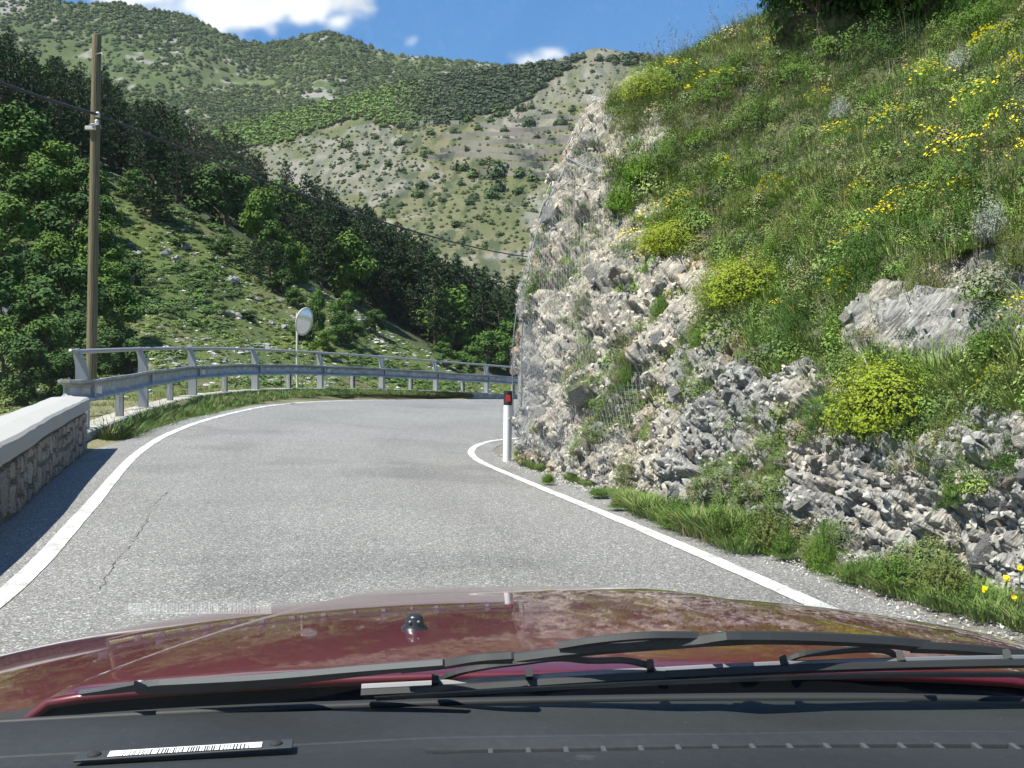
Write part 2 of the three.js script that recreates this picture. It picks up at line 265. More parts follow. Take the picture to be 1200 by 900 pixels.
// sight line -> (D, t) on the bank
const coarseN = 170, coarseM = 150, coarseP = [];
for (let j = 0; j < coarseN; j++) for (let i = 0; i < coarseM; i++) { const D = lerp(3.2, 17, j / (coarseN - 1)), t = i / (coarseM - 1); coarseP.push({ D, t, p: bankAt(D, t, false).p }); }
function bankHit(px, py) {
  let best = null; const proj = q => [600 + F * q.p.x / -q.p.z, HY + F * (CAM_H - q.p.y) / -q.p.z];
  for (let j = 0; j < coarseN - 1; j++) for (let i = 0; i < coarseM - 1; i++) {
    const a = coarseP[j * coarseM + i], b = coarseP[j * coarseM + i + 1], c = coarseP[(j + 1) * coarseM + i + 1], d = coarseP[(j + 1) * coarseM + i];
    for (const T of [[a, b, c], [a, c, d]]) {
      const [A, B, C] = T.map(proj), den = (B[1] - C[1]) * (A[0] - C[0]) + (C[0] - B[0]) * (A[1] - C[1]); if (Math.abs(den) < 1e-9) continue;
      const l1 = ((B[1] - C[1]) * (px - C[0]) + (C[0] - B[0]) * (py - C[1])) / den, l2 = ((C[1] - A[1]) * (px - C[0]) + (A[0] - C[0]) * (py - C[1])) / den, l3 = 1 - l1 - l2;
      if (l1 < -1e-6 || l2 < -1e-6 || l3 < -1e-6) continue;
      const D = l1 * T[0].D + l2 * T[1].D + l3 * T[2].D; if (!best || D < best.D) best = { D, t: l1 * T[0].t + l2 * T[1].t + l3 * T[2].t };
    }
  }
  return best;
}
{ // dirt and gravel strip between asphalt and rock, and under the grass on the outer side
  const NV = 300;
  const verge = grid(7, NV, (i, j) => {
    const D = lerp(-8.5, 17.6, j / (NV - 1)), rx = footX(D) + 0.25; let best = null;
    for (let v = 0; v <= 0.7; v += 0.005) { const p = innerC.getPoint(v); if (!best || Math.abs(-p.z - D) < Math.abs(-best.z - D)) best = p; }
    const lx = best.x + 0.2, x = lerp(lx, Math.max(rx, lx + 0.2), i / 6), k = i / 6, n = fbm(x * 3, 2, D * 3, 3);
    return { p: V(x, -0.006 + 0.07 * k * k + 0.03 * n * smooth(0.15, 0.5, k), D), c: [0.27 + 0.08 * n, 0.255 + 0.075 * n, 0.22 + 0.06 * n], uv: [x, D] };
  });
  structure('roadside_verge', verge, new THREE.MeshStandardMaterial({ vertexColors: true, map: texGrain, roughness: 1, side: THREE.DoubleSide, bumpMap: texGrain, bumpScale: 0.01 }), 'gravelly strip along the foot of the rock', 'verge');
}

// ------------------------------------------------------------------ the outer side: kerb line, verge and the slopes across the gully
const railPts = [[-6.2, 0.40, 14.3], [-7.0, 0.55, 18.9], [-7.5, 0.68, 23.4], [-7.12, 0.76, 27.6], [-6.0, 0.745, 31.2], [-4.45, 0.67, 34.0], [-2.82, 0.56, 36.8], [-1.0, 0.43, 39.3], [1.0, 0.30, 42.0], [3.2, 0.18, 44.6], [6, 0.1, 47.4]].map(a => V(...a));
const railC = new THREE.CatmullRomCurve3(railPts, false, 'centripetal'); railC.arcLengthDivisions = 400;
const layer = (o) => Object.assign(o, { hit(px, py) { const u = (px - 600) / F; for (let D = o.d0; D < o.d1; D += o.step) if (o.h(u, D) >= CAM_H - (py - HY) * D / F) return V(u * D, o.h(u, D), D); return null; } });
const crestA = curveKnots([[-500, 40], [-200, 90], [0, 150], [100, 190], [160, 212], [200, 226], [260, 262], [330, 312], [400, 348], [460, 384], [540, 424], [600, 448], [720, 470], [900, 480]]);
const crestB = curveKnots([[-500, 20], [-200, 70], [0, 112], [100, 150], [200, 196], [300, 240], [400, 296], [500, 352], [600, 392], [800, 430]]);
const crestC = curveKnots([[-300, 230], [100, 215], [200, 186], [240, 166], [280, 151], [330, 140], [400, 124], [500, 101], [560, 91], [600, 86], [640, 81], [670, 73], [700, 63], [730, 65], [800, 80], [1000, 120]]);
const crestD = curveKnots([[-400, -60], [-100, -14], [0, -9], [60, -1], [110, 2], [140, 1], [160, 7], [190, 15], [230, 23], [270, 42], [300, 50], [335, 48], [380, 38], [410, 45], [440, 57], [480, 66], [520, 70], [560, 71], [600, 77], [700, 90], [1000, 120]]);
const rise = (y, D) => CAM_H - (y - HY) * D / F;
const slopeA = layer({ d0: 16, d1: 240, step: 0.25, h(u, D) {
  const px = 600 + u * F, c = crestA(px), x = u * D, n = fbm(x * 0.035, D * 0.035, 1.5, 4) * 3.4 + fbm(x * 0.22, D * 0.22, 4.5, 3) * 0.9;
  if (D > 115) return rise(c, 115) - (D - 115) * 0.42 + n;
  const s = clamp((D - 44) / 71);
  const y = lerp(480, c, Math.pow(s, 0.85)), low = smooth(46, 24, D);
  return lerp(rise(y, Math.max(D, 44)), -4.5, low) + n * smooth(40, 70, D);
} });
const slopeB = layer({ d0: 118, d1: 330, step: 0.5, h(u, D) {
  const px = 600 + u * F, c = crestB(px), a = Math.max(crestA(px) + 12, c + 20), x = u * D, n = fbm(x * 0.025 + 7, D * 0.025, 2.5, 4) * 4.5;
  if (D > 195) return rise(c, 195) - (D - 195) * 0.12 + n; return rise(lerp(a, c, clamp((D - 120) / 75)), D) + n;
} });
const slopeC = layer({ d0: 215, d1: 700, step: 1, h(u, D) {
  const px = 600 + u * F, c = crestC(px), x = u * D, g = Math.abs(fbm(x * 0.010 + D * 0.004, D * 0.003, 3.5, 4)), n = fbm(x * 0.03, D * 0.03, 6.5, 3) * 3;
  const s = clamp((D - 230) / 330); if (D > 560) return rise(c, 560) - (D - 560) * 0.3 + n; return rise(lerp(455, c, Math.pow(s, 0.92)), D) + n * 1.2 - g * 26 * Math.sin(s * Math.PI) + 4;
} });
const slopeD = layer({ d0: 560, d1: 1500, step: 2, h(u, D) {
  const px = 600 + u * F, c = crestD(px), x = u * D, g = Math.abs(fbm(x * 0.004 + 3, D * 0.0022, 5.5, 5)), s = clamp((D - 600) / 550), n = fbm(x * 0.02, D * 0.02, 8.5, 3) * 5;
  if (D > 1150) return rise(c, 1150) - (D - 1150) * 0.4 + n; return rise(lerp(crestC(px) + 60, c, Math.pow(s, 0.9)), D) - g * 90 * Math.sin(s * Math.PI) * (1 - s * 0.4) + n + 10 * (1 - s);
} });
function hill(name, L, nu, nv, px0, px1, D0, D1, color, tile, label) {
  const g = grid(nu, nv, (i, j) => { const u = (lerp(px0, px1, i / (nu - 1)) - 600) / F, D = lerp(D0, D1, j / (nv - 1)), h = L.h(u, D), x = u * D; return { p: V(x, h, D), c: color(x, h, D, 600 + u * F, HY + (CAM_H - h) * F / D), uv: [x / tile, (D + h * 0.7) / tile] }; });
  return structure(name, g, new THREE.MeshStandardMaterial({ vertexColors: true, map: texFlecks, roughness: 1, side: THREE.DoubleSide }), label, 'hillside');
}
const mixc = (a, b, t) => a.map((x, i) => lerp(x, b[i], clamp(t)));
const outcropA = (x, D) => fbm(x * 0.09 + 2, D * 0.07, 9.5, 4) + 0.5 * fbm(x * 0.4, D * 0.3, 1.2, 2);
hill('grassy_spur', slopeA, 330, 190, -650, 900, 16, 170, (x, h, D) => {
  const n = fbm(x * 0.12, D * 0.12, 2.2, 4), k = outcropA(x, D), f = fbm(x * 0.7, D * 0.5, 5, 2); let c = mixc([0.085, 0.14, 0.022], [0.16, 0.20, 0.04], 0.5 + n * 1.4 + f); c = mixc(c, [0.17, 0.15, 0.07], smooth(0.2, 0.6, fbm(x * 0.3 + 8, D * 0.3, 3, 3))); return mixc(c, [0.36, 0.345, 0.32], smooth(0.36, 0.5, k));
}, 9, 'sunlit grassy hillside with grey outcrops across the gully');
hill('wooded_slope', slopeB, 220, 70, -500, 800, 118, 330, (x, h, D) => mixc([0.075, 0.105, 0.03], [0.22, 0.22, 0.10], smooth(0.1, 0.4, fbm(x * 0.05, D * 0.05, 2, 3))), 14, 'slope under the dark pine wood behind the spur');
hill('terraced_mountain', slopeC, 420, 260, -150, 950, 215, 690, (x, h, D, px, py) => {
  const n = fbm(x * 0.02, D * 0.02, 1.2, 4), s = fbm(x * 0.06 + D * 0.015, h * 0.012, 4.2, 4), f = fbm(x * 0.12, D * 0.12, 7, 3);
  let c = mixc([0.15, 0.17, 0.065], [0.235, 0.22, 0.12], 0.5 + n * 1.3 + f); c = mixc(c, [0.36, 0.33, 0.27], smooth(0.16, 0.6, s * 0.6 + f * 1.1 + 0.25 * smooth(540, 420, px))); const g2 = fbm(x * 0.35, D * 0.10, 12, 3); c = mixc(c, [0.09, 0.115, 0.05], smooth(0.08, 0.3, g2 + n * 0.3)); return mixc(c, [0.30, 0.29, 0.28], smooth(0.16, 0.34, fbm(x * 0.03, h * 0.02, 9, 3) + f * 0.4) * 0.4);
}, 24, 'dry terraced mountainside dotted with round shrubs');
hill('far_mountain', slopeD, 460, 200, -250, 900, 560, 1420, (x, h, D) => {
  const n = fbm(x * 0.01, D * 0.01, 3.2, 4), s = fbm(x * 0.016 + D * 0.004, h * 0.006, 6.2, 4), f = fbm(x * 0.06, D * 0.06, 7, 3);
  const c = mixc([0.08, 0.13, 0.03], [0.135, 0.175, 0.05], 0.5 + n * 1.4 + f); return mixc(c, [0.36, 0.34, 0.32], smooth(0.06, 0.28, s * 0.8 + f * 1.2));
}, 40, 'high green mountain with grey scree under the sky');
{ // valley floor and plain ground reaching to the horizon
  const g = grid(40, 40, (i, j) => ({ p: new THREE.Vector3(lerp(-4000, 4000, i / 39), -14, lerp(-4000, 4000, j / 39)), uv: [i * 6, j * 6], c: [0.12, 0.15, 0.05] }));
  structure('valley_floor', g, new THREE.MeshStandardMaterial({ vertexColors: true, map: texFlecks, roughness: 1 }), 'low ground far beneath the road', 'ground');
}
{ // outer verge: from the asphalt edge under the kerb and down into the gully
  const NV = 220, g = grid(12, NV, (i, j) => {
    const v = j / (NV - 1), a = roadAt(v, -0.34 / lineWidth(v)), dir = outerC.getTangent(v), out = new THREE.Vector3(dir.z, 0, -dir.x).normalize(); // to the left of travel
    const s = [0, 0.25, 0.6, 1.0, 1.5, 2.2, 3.0, 3.8, 4.8, 6.5, 9, 13][i], n = fbm(a.x + s, 2, a.z, 3), p = a.clone().addScaledVector(out, s);
    const flat = a.y + lerp(-0.012, 0.14, smooth(0.1, 1.8, s)) * smooth(6, 14, -a.z); p.y = flat - Math.max(0, s - 3.2) * 0.62 + n * 0.1 * smooth(0.2, 0.9, s);
    return { p, c: mixc([0.15, 0.16, 0.06], [0.27, 0.25, 0.13], 0.5 + n * 2), uv: [p.x, p.z] };
  });
  structure('outer_verge', g, new THREE.MeshStandardMaterial({ vertexColors: true, map: texGrain, roughness: 1, side: THREE.DoubleSide }), 'grassy shoulder falling away behind the guard rail', 'verge');
}
// ------------------------------------------------------------------ parapet wall on the left
const concrete = new THREE.MeshStandardMaterial({ color: rgb(0.86, 0.85, 0.81), map: texGrain, bumpMap: texGrain, bumpScale: 0.006, roughness: 0.95, side: THREE.DoubleSide });
{
  const foot = [[-2.55, 0, -7], [-2.5, 0.0, -2], [-2.6, 0.01, 1.5], [-2.95, 0.03, 4.2], [-3.80, 0.06, 7.4], [-4.55, 0.10, 9.7], [-5.62, 0.16, 13.15]].map(a => V(...a));
  const C = new THREE.CatmullRomCurve3(foot, false, 'centripetal'), N = 70, P = C.getSpacedPoints(N);
  const wallH = D => knots([[-7, 0.62], [7.4, 0.64], [13.2, 0.735]])(D);
  const w = thing('parapet_wall', 'low stone parapet wall with a bright concrete coping on top', 'wall', null);
  const cop = 0.165;
  { // mortared core
    const b = new Buf(); P.forEach((p, k) => { const t = C.getTangentAt(k / N), L = new THREE.Vector3(t.z, 0, -t.x).normalize(), h = wallH(-p.z) - cop; for (const [s, y] of [[0.03, -0.25], [0.03, h], [0.40, h], [0.40, -0.25]]) b.v(p.x + L.x * s, p.y + y, p.z + L.z * s); });
    for (let k = 0; k < N; k++) for (let j = 0; j < 3; j++) b.quad(k * 4 + j, k * 4 + j + 1, k * 4 + j + 5, k * 4 + j + 4); const e = N * 4; b.quad(e, e + 1, e + 2, e + 3);
    part('mortar_core', b.geo(true), M([0.44, 0.41, 0.36], 1, { map: texGrain }), w);
  }
  { // coping slabs, cast in lengths
    const len = C.getLength(), per = 3.1, n = Math.ceil(len / per), r = rng(8);
    for (let q = 0; q < n; q++) {
      const a = Math.max(0, 1 - (q + 1) * per / len), z = 1 - q * per / len - (q ? 0.006 / len : 0), b = new Buf(), K = 10, y0 = (r() - 0.5) * 0.006;
      for (let k = 0; k <= K; k++) {
        const u = lerp(a, z, k / K), p = C.getPointAt(u), t = C.getTangentAt(u), L = new THREE.Vector3(t.z, 0, -t.x).normalize(), h = wallH(-p.z);
        const pr = [[-0.035, h - cop], [-0.045, h - cop + 0.02], [-0.04, h - 0.025], [-0.015, h - 0.002], [0.2, h + 0.012], [0.42, h - 0.002], [0.455, h - 0.03], [0.455, h - cop]];
        pr.forEach(([s, y], m) => { const e = 0.005 * noise3(p.x * 3 + m, p.z * 3, q); b.v(p.x + L.x * (s + e), p.y + y + e + y0, p.z + L.z * (s + e)); });
      }
      for (let k = 0; k < K; k++) for (let j = 0; j < 8; j++) { const j2 = (j + 1) % 8; b.quad(k * 8 + j, k * 8 + j2, (k + 1) * 8 + j2, (k + 1) * 8 + j); }
      for (const e of [0, K * 8]) for (let j = 1; j < 7; j++) b.tri(e, e + j, e + j + 1);
      part('coping', b.geo(true), concrete, w);
    }
  }
  { // facing stones, each one bedded proud of the mortar
    const r = rng(31), mats = [[0.48, 0.43, 0.35], [0.55, 0.50, 0.42], [0.38, 0.35, 0.31], [0.50, 0.43, 0.33]].map(c => M(c, 0.95, { map: texGrain, bumpMap: texGrain, bumpScale: 0.012 }));
    const len = C.getLength(); let s = len - 11.2;
    const stoneGeo = (w2, h2, seed) => {
      const q = rng(seed), n = 9, b = new Buf(), rim = [], top = [], mid = b.v(0, 0, 0.052);
      for (let k = 0; k < n; k++) { const a = k / n * Math.PI * 2 + q() * 0.25, e = 0.86 + q() * 0.2, x = Math.sign(Math.cos(a)) * Math.pow(Math.abs(Math.cos(a)), 0.55) * w2 * e, y = Math.sign(Math.sin(a)) * Math.pow(Math.abs(Math.sin(a)), 0.55) * h2 * e; rim.push(b.v(x, y, -0.03)); top.push(b.v(x * 0.86, y * 0.86, 0.028 + q() * 0.022)); }
      for (let k = 0; k < n; k++) { const l = (k + 1) % n; b.quad(rim[k], rim[l], top[l], top[k]); b.tri(top[k], top[l], mid); } b.u = []; for (let k = 0; k < b.p.length / 3; k++) b.u.push(b.p[k * 3] * 2, b.p[k * 3 + 1] * 2); return b.geo(true);
    };
    while (s < len - 0.06) {
      const wid = 0.15 + r() * 0.27; let y = 0.0; const mid = Math.min(s + wid / 2, len - 0.08);
      const p = C.getPointAt(mid / len), t = C.getTangentAt(mid / len), full = wallH(-p.z) - cop - 0.015;
      while (y < full - 0.05) {
        let hh = 0.11 + r() * r() * 0.36; if (full - y - hh < 0.09) hh = full - y; const m = part('stone', stoneGeo(wid / 2 - 0.008, hh / 2 - 0.008, Math.floor(r() * 1e6)), mats[Math.floor(r() * 4)], w);
        m.position.set(p.x, p.y + y + hh / 2, p.z); const L = new THREE.Vector3(t.z, 0, -t.x).normalize(); m.position.addScaledVector(L, 0.025); m.rotation.y = Math.atan2(-L.x, -L.z); y += hh;
      }
      s += wid;
    }
    for (let k = 0; k < 3; k++) { // on the square end of the wall
      const p = C.getPointAt(1), t = C.getTangentAt(1), L = new THREE.Vector3(t.z, 0, -t.x).normalize(), m = part('stone', stoneGeo(0.17, 0.095, 90 + k), mats[k], w);
      m.position.copy(p).addScaledVector(L, 0.215).addScaledVector(t, 0.0); m.position.y += 0.1 + k * 0.19; m.rotation.y = Math.atan2(t.x, t.z);
    }
  }
}
// ------------------------------------------------------------------ concrete kerb and guard rail
const railLen = railC.getLength(), railAt = s => railC.getPointAt(clamp(s / railLen)), railDir = s => { const t = railC.getTangentAt(clamp(s / railLen)); t.y = 0; return t.normalize(); };
const railIn = s => { const t = railDir(s); return new THREE.Vector3(-t.z, 0, t.x); };   // towards the road
{
  const N = 150, P = []; for (let k = 0; k <= N; k++) { const s = railLen * k / N, p = railAt(s); P.push(p); }
  P.unshift(V(-6.0, 0.36, 13.2)); 
  const n = P.length, b = new Buf(); b.u = []; let run = 0;
  const g = sweep([[-0.24, -0.5], [-0.24, 0], [-0.22, 0.012], [0.17, 0.012], [0.195, -0.01], [0.205, -0.5]], P);
  const q = g.attributes.position; for (let i = 0; i < q.count; i++) { const e = 0.012 * noise3(q.getX(i) * 2.5, q.getY(i) * 4, q.getZ(i) * 2.5); q.setXYZ(i, q.getX(i) + e, q.getY(i) + e, q.getZ(i)); }
  const uv = new Float32Array(q.count * 2); for (let i = 0; i < q.count; i++) { uv[i * 2] = q.getX(i) * 0.7 + q.getZ(i) * 0.7; uv[i * 2 + 1] = q.getY(i) + q.getZ(i) * 0.5; } g.setAttribute('uv', new THREE.BufferAttribute(uv, 2)); g.computeVertexNormals();
  structure('kerb', g, new THREE.MeshStandardMaterial({ color: rgb(0.60, 0.57, 0.50), map: texGrain, roughness: 0.95, bumpMap: texGrain, bumpScale: 0.012, side: THREE.DoubleSide }), 'weathered concrete kerb carrying the guard rail posts', 'kerb');
}
const texZinc = dataTexture(256, (d, n) => { const r = rng(41); for (let y = 0; y < n; y++) for (let x = 0; x < n; x++) { const f = fbm(x / 18, y / 60, 1.2, 4); setPx(d, y * n + x, 205 + f * 70 + r() * 14); } });
const zinc = new THREE.MeshStandardMaterial({ color: rgb(0.50, 0.51, 0.515), map: texZinc, metalness: 0.4, roughness: 0.5, side: THREE.DoubleSide });
{
  const g = thing('guard_rail', 'galvanised steel guard rail with hand rail above, following the outer bend', 'guard rail', null);
  const off = 0.17, beamPath = [], N = 190;
  { const p = railAt(0.05).clone(), d = railDir(0.05), n = railIn(0.05); for (const [a, o, y] of [[-0.06, -0.26, 0.56], [-0.16, -0.2, 0.56], [-0.22, -0.08, 0.56], [-0.20, 0.04, 0.56], [-0.12, 0.12, 0.56]]) { const q = p.clone().addScaledVector(d, a).addScaledVector(n, o); q.y += y; beamPath.push(q); } }
  for (let k = 0; k <= N; k++) { const s = railLen * k / N, p = railAt(s).clone().addScaledVector(railIn(s), off); p.y += 0.56 + 0.006 * Math.sin(s * 1.7); beamPath.push(p); }
  const W = [[0.03, 0.155], [0.045, 0.150], [0.045, 0.115], [-0.02, 0.075], [-0.035, 0.05], [-0.035, -0.05], [-0.02, -0.075], [0.045, -0.115], [0.045, -0.150], [0.03, -0.155]];
  const prof = [...W.map(([x, y]) => [0.03 - x * -1 - 0.03, y])].map(([x, y]) => [x, y]), back = prof.slice().reverse().map(([x, y]) => [x - 0.005, y]);
  // the two corrugations stand towards the road, the trough between them towards the posts
  const beam = sweep([...prof, ...back], beamPath); { const q = beam.attributes.position, uv = new Float32Array(q.count * 2); for (let i = 0; i < q.count; i++) { uv[i * 2] = q.getX(i) * 0.6 + q.getZ(i) * 0.8; uv[i * 2 + 1] = q.getY(i) * 2; } beam.setAttribute('uv', new THREE.BufferAttribute(uv, 2)); }
  part('rail_beam', beam, zinc, g);
  const hand = []; for (let k = 0; k <= 150; k++) { const s = lerp(-0.0, railLen, k / 150), p = railAt(s).clone().addScaledVector(railIn(s), -0.07); p.y += 1.115; hand.push(p); }
  { const d = railDir(0); hand[0].addScaledVector(d, -0.22); }
  part('hand_rail', tube(hand, 0.036, 10), zinc, g);
  // posts: C section, tall ones horn-shaped at the top
  const section = (w, d) => [[-w, -d], [w, -d], [w, -d + 0.012], [-w + 0.012, -d + 0.012], [-w + 0.012, d - 0.012], [w, d - 0.012], [w, d], [-w, d]];
  const tallPost = () => { // side profile in (across, up), extruded along the rail
    const sh = new THREE.Shape(); sh.moveTo(-0.09, -0.05); sh.lineTo(0.09, -0.05); sh.lineTo(0.09, 0.55); sh.bezierCurveTo(0.09, 0.8, 0.07, 0.92, 0.0, 1.04); sh.bezierCurveTo(-0.02, 1.1, -0.03, 1.16, -0.07, 1.165); sh.bezierCurveTo(-0.12, 1.165, -0.125, 1.10, -0.11, 1.05); sh.bezierCurveTo(-0.07, 0.9, -0.085, 0.8, -0.09, 0.55); sh.closePath();
    const web = new THREE.ExtrudeGeometry(sh, { depth: 0.012, bevelEnabled: false, curveSegments: 6 }); web.translate(0, 0, 0.045);
    const pts = sh.getPoints(6).slice(0, -1), rib = new Buf(), n = pts.length; pts.forEach(p => { rib.v(p.x, p.y, -0.05); rib.v(p.x, p.y, 0.05); });
    for (let k = 0; k < n; k++) { const l = (k + 1) % n; rib.quad(k * 2, l * 2, l * 2 + 1, k * 2 + 1); }
    const a = web.toNonIndexed ? (web.index ? web.toNonIndexed() : web) : web; a.deleteAttribute('uv'); const b = rib.geo(true); return mergeGeometries([a, b]);
  };
  const shortPost = () => { const s = new THREE.Shape(section(0.06, 0.05).map(p => new THREE.Vector2(...p))); const e = new THREE.ExtrudeGeometry(s, { depth: 0.72, bevelEnabled: false }); e.rotateX(-Math.PI / 2); e.translate(0, -0.05, 0); return e; };
  const tg = tallPost(), sg = shortPost(), blockG = new RoundedBoxGeometry(0.12, 0.2, 0.09, 1, 0.008), boltG = new THREE.CylinderGeometry(0.018, 0.018, 0.02, 8); boltG.rotateZ(Math.PI / 2);
  // arc lengths at which the photograph shows the tall posts
  const tall = [0.12]; for (let k = 1; k < 9; k++) { let s = 0, best = 9; for (let x = 0; x < railLen; x += 0.02) { const e = railAt(x).distanceTo(railPts[k]); if (e < best) { best = e; s = x; } } tall.push(s); }
  tall.forEach((s, k) => {
    const p = railAt(s), n = railIn(s), m = part('post', tg, zinc, g); m.position.copy(p); m.rotation.y = Math.atan2(-n.z, n.x);
    const bl = part('spacer', blockG, zinc, g); bl.position.copy(p).addScaledVector(n, 0.125); bl.position.y += 0.56; bl.rotation.y = m.rotation.y;
    const bo = part('bolt', boltG, zinc, g); bo.position.copy(p).addScaledVector(n, off - 0.028); bo.position.y += 0.56; bo.rotation.y = m.rotation.y;
    if (k < tall.length - 1) { const s2 = (s + tall[k + 1]) / 2, p2 = railAt(s2), n2 = railIn(s2), q = part('post', sg, zinc, g); q.position.copy(p2).addScaledVector(n2, 0.06); q.rotation.y = Math.atan2(-n2.z, n2.x); }
    if (k < 6 && k % 2 === 0) { // marker plate bolted in the trough of the beam
      const b = new Buf(), s3 = s + 0.18, a = b.v(-0.05, -0.045, 0), c = b.v(0.05, -0.06, 0.05), d = b.v(0.05, 0.06, 0.05), e = b.v(-0.05, 0.045, 0), f = b.v(-0.05, -0.045, -0.02), h = b.v(-0.05, 0.045, -0.02); b.quad(a, c, d, e); b.quad(f, a, e, h); b.quad(f, h, d, c);
      const r = part('reflector', b.geo(true), M([0.68, 0.66, 0.60], 0.5), g), n3 = railIn(s3); r.position.copy(railAt(s3)).addScaledVector(n3, off + 0.0); r.position.y += 0.555; r.rotation.y = Math.atan2(n3.x, n3.z) ;
    }
  });
}
// ------------------------------------------------------------------ convex traffic mirror
{
  const p = railAt(0); let s = 0, best = 99; for (let x = 0; x < railLen; x += 0.05) { const q = railAt(x), e = Math.abs(600 + F * q.x / -q.z - 348); if (e < best) { best = e; s = x; } }
  const f = railAt(s).clone().addScaledVector(railIn(s), -0.19), Dm = -f.z, scale = Dm / F; f.x = (348 - 600) * scale;
  const t = thing('traffic_mirror', 'round convex traffic mirror on a thin white pole behind the guard rail', 'traffic mirror', f);
  const topY = (438 - 380) * scale + CAM_H - f.y;
  part('pole', tube([V(0, -0.2, 0), V(0, topY + 0.35, 0)], 0.032, 10), M([0.60, 0.58, 0.52], 0.6), t);
  const R = 0.41, yaw = 1.16, head = new THREE.Group();
  const cap = new THREE.SphereGeometry(1.25, 40, 10, 0, Math.PI * 2, 0, Math.asin(R / 1.25)); cap.translate(0, -Math.cos(Math.asin(R / 1.25)) * 1.25, 0); cap.rotateX(Math.PI / 2);
  const rim = new THREE.TorusGeometry(R, 0.022, 8, 48), dish = new THREE.SphereGeometry(0.9, 40, 8, 0, Math.PI * 2, 0, Math.asin(R / 0.9)); dish.translate(0, -Math.cos(Math.asin(R / 0.9)) * 0.9, 0); dish.scale(1, 0.6, 1); dish.rotateX(-Math.PI / 2);
  const at = new THREE.Vector3((357 - 348) * scale, topY + 0.08, 0.06);
  for (const [n, gm, m] of [['mirror_glass', cap, new THREE.MeshStandardMaterial({ color: rgb(0.72, 0.74, 0.76), metalness: 1, roughness: 0.22 })], ['rim', rim, M([0.62, 0.56, 0.42], 0.6)], ['mirror_back', dish, M([0.55, 0.52, 0.45], 0.7)]]) { const q = part(n, gm, m, t); q.position.copy(at); q.rotation.set(0.20, yaw, -0.12, 'YXZ'); }
  const br = part('bracket', tube([new THREE.Vector3(0, topY - 0.12, 0), new THREE.Vector3(at.x, at.y - 0.1, 0.02)], 0.02, 6), M([0.3, 0.3, 0.3], 0.6, { metalness: 0.6 }), t);
}
// ------------------------------------------------------------------ wooden utility pole, its fittings and cable
{
  const D = 22, sc = D / F, foot = V((104 - 600) * sc, -2.2, D), top = V((113.5 - 600) * sc, CAM_H + (HY - 41) * sc, D);
  const t = thing('utility_pole', 'tall weathered wooden utility pole behind the guard rail', 'utility pole', foot);
  const texWood = dataTexture(256, (d, n) => { const r = rng(77); for (let x = 0; x < n; x++) { const k = fbm(x / 5, 1, 2, 3); for (let y = 0; y < n; y++) { const f = fbm(x / 9, y / 90, 3.3, 4), cr = fbm(x / 3, y / 140, 9.3, 2) > 0.33 ? -60 : 0; setPx(d, y * n + x, 150 + f * 70 + k * 50 + cr, 138 + f * 64 + k * 46 + cr, 112 + f * 54 + k * 40 + cr); } } });
  const P = [], tp = []; for (let k = 0; k <= 16; k++) { P.push(new THREE.Vector3().lerpVectors(foot, top, k / 16).sub(foot)); tp.push(lerp(0.118, 0.098, k / 16) + 0.003 * Math.sin(k * 3)); }
  const g = tube(P, 0.12, 14, tp), q = g.attributes.position, uv = new Float32Array(q.count * 2); for (let i = 0; i < q.count; i++) { uv[i * 2] = Math.floor(i % 14) / 14 * 2; uv[i * 2 + 1] = q.getY(i) / 1.3; } g.setAttribute('uv', new THREE.BufferAttribute(uv, 2));
  part('pole_shaft', g, new THREE.MeshStandardMaterial({ map: texWood, color: rgb(0.60, 0.60, 0.54), roughness: 0.95, bumpMap: texWood, bumpScale: 0.01 }), t);
  const on = (px, py, o = 0) => seenAt(px, py, D - o).sub(foot), steel = M([0.25, 0.26, 0.27], 0.5, { metalness: 0.7 });
  const hook = part('hook_bracket', tube([on(112, 64, 0.12), on(119, 62, 0.14), on(121, 66, 0.14), on(122, 71, 0.14)], 0.012, 6), steel, t);
  const band = part('band', new THREE.TorusGeometry(0.112, 0.014, 6, 20), steel, t); band.rotation.x = Math.PI / 2; band.position.copy(on(111, 147)); 
  part('insulator_arm', tube([on(107, 149, 0.13), on(112, 147, 0.2), on(117, 145, 0.2), on(119, 151, 0.18)], 0.018, 6), steel, t);
  const ins = new THREE.LatheGeometry([[0, 0], [0.05, 0], [0.05, 0.03], [0.03, 0.04], [0.045, 0.06], [0.045, 0.09], [0.02, 0.11], [0, 0.11]].map(p => new THREE.Vector2(...p)), 12);
  for (const [x, y] of [[113.5, 146], [114.5, 137]]) { const m = part('insulator', ins, M([0.72, 0.70, 0.65], 0.3), t); m.position.copy(on(x, y, 0.16)); }
  part('stay_clamp', new RoundedBoxGeometry(0.22, 0.08, 0.08, 1, 0.01), M([0.6, 0.6, 0.58], 0.5), t).position.copy(on(106, 150, 0.12));
  const hang = (a, b, sag, n) => { const r = []; for (let k = 0; k <= n; k++) { const u = k / n, p = a.clone().lerp(b, u); p.y -= sag * 4 * u * (1 - u); r.push(p); } return r; };
  const mid = seenAt(114, 134, D - 0.16), far = seenAt(640, 303, 62), near = seenAt(-260, -25, 14);
  const g2 = tube([...hang(near, mid, 0.18, 24), ...hang(mid, far, 0.62, 40).slice(1)], 0.032, 6);
  tag(part(numbered('overhead_cable'), g2, M([0.035, 0.035, 0.04], 0.7), scene), 'thick black overhead cable strung from the wooden utility pole', 'cable');
}
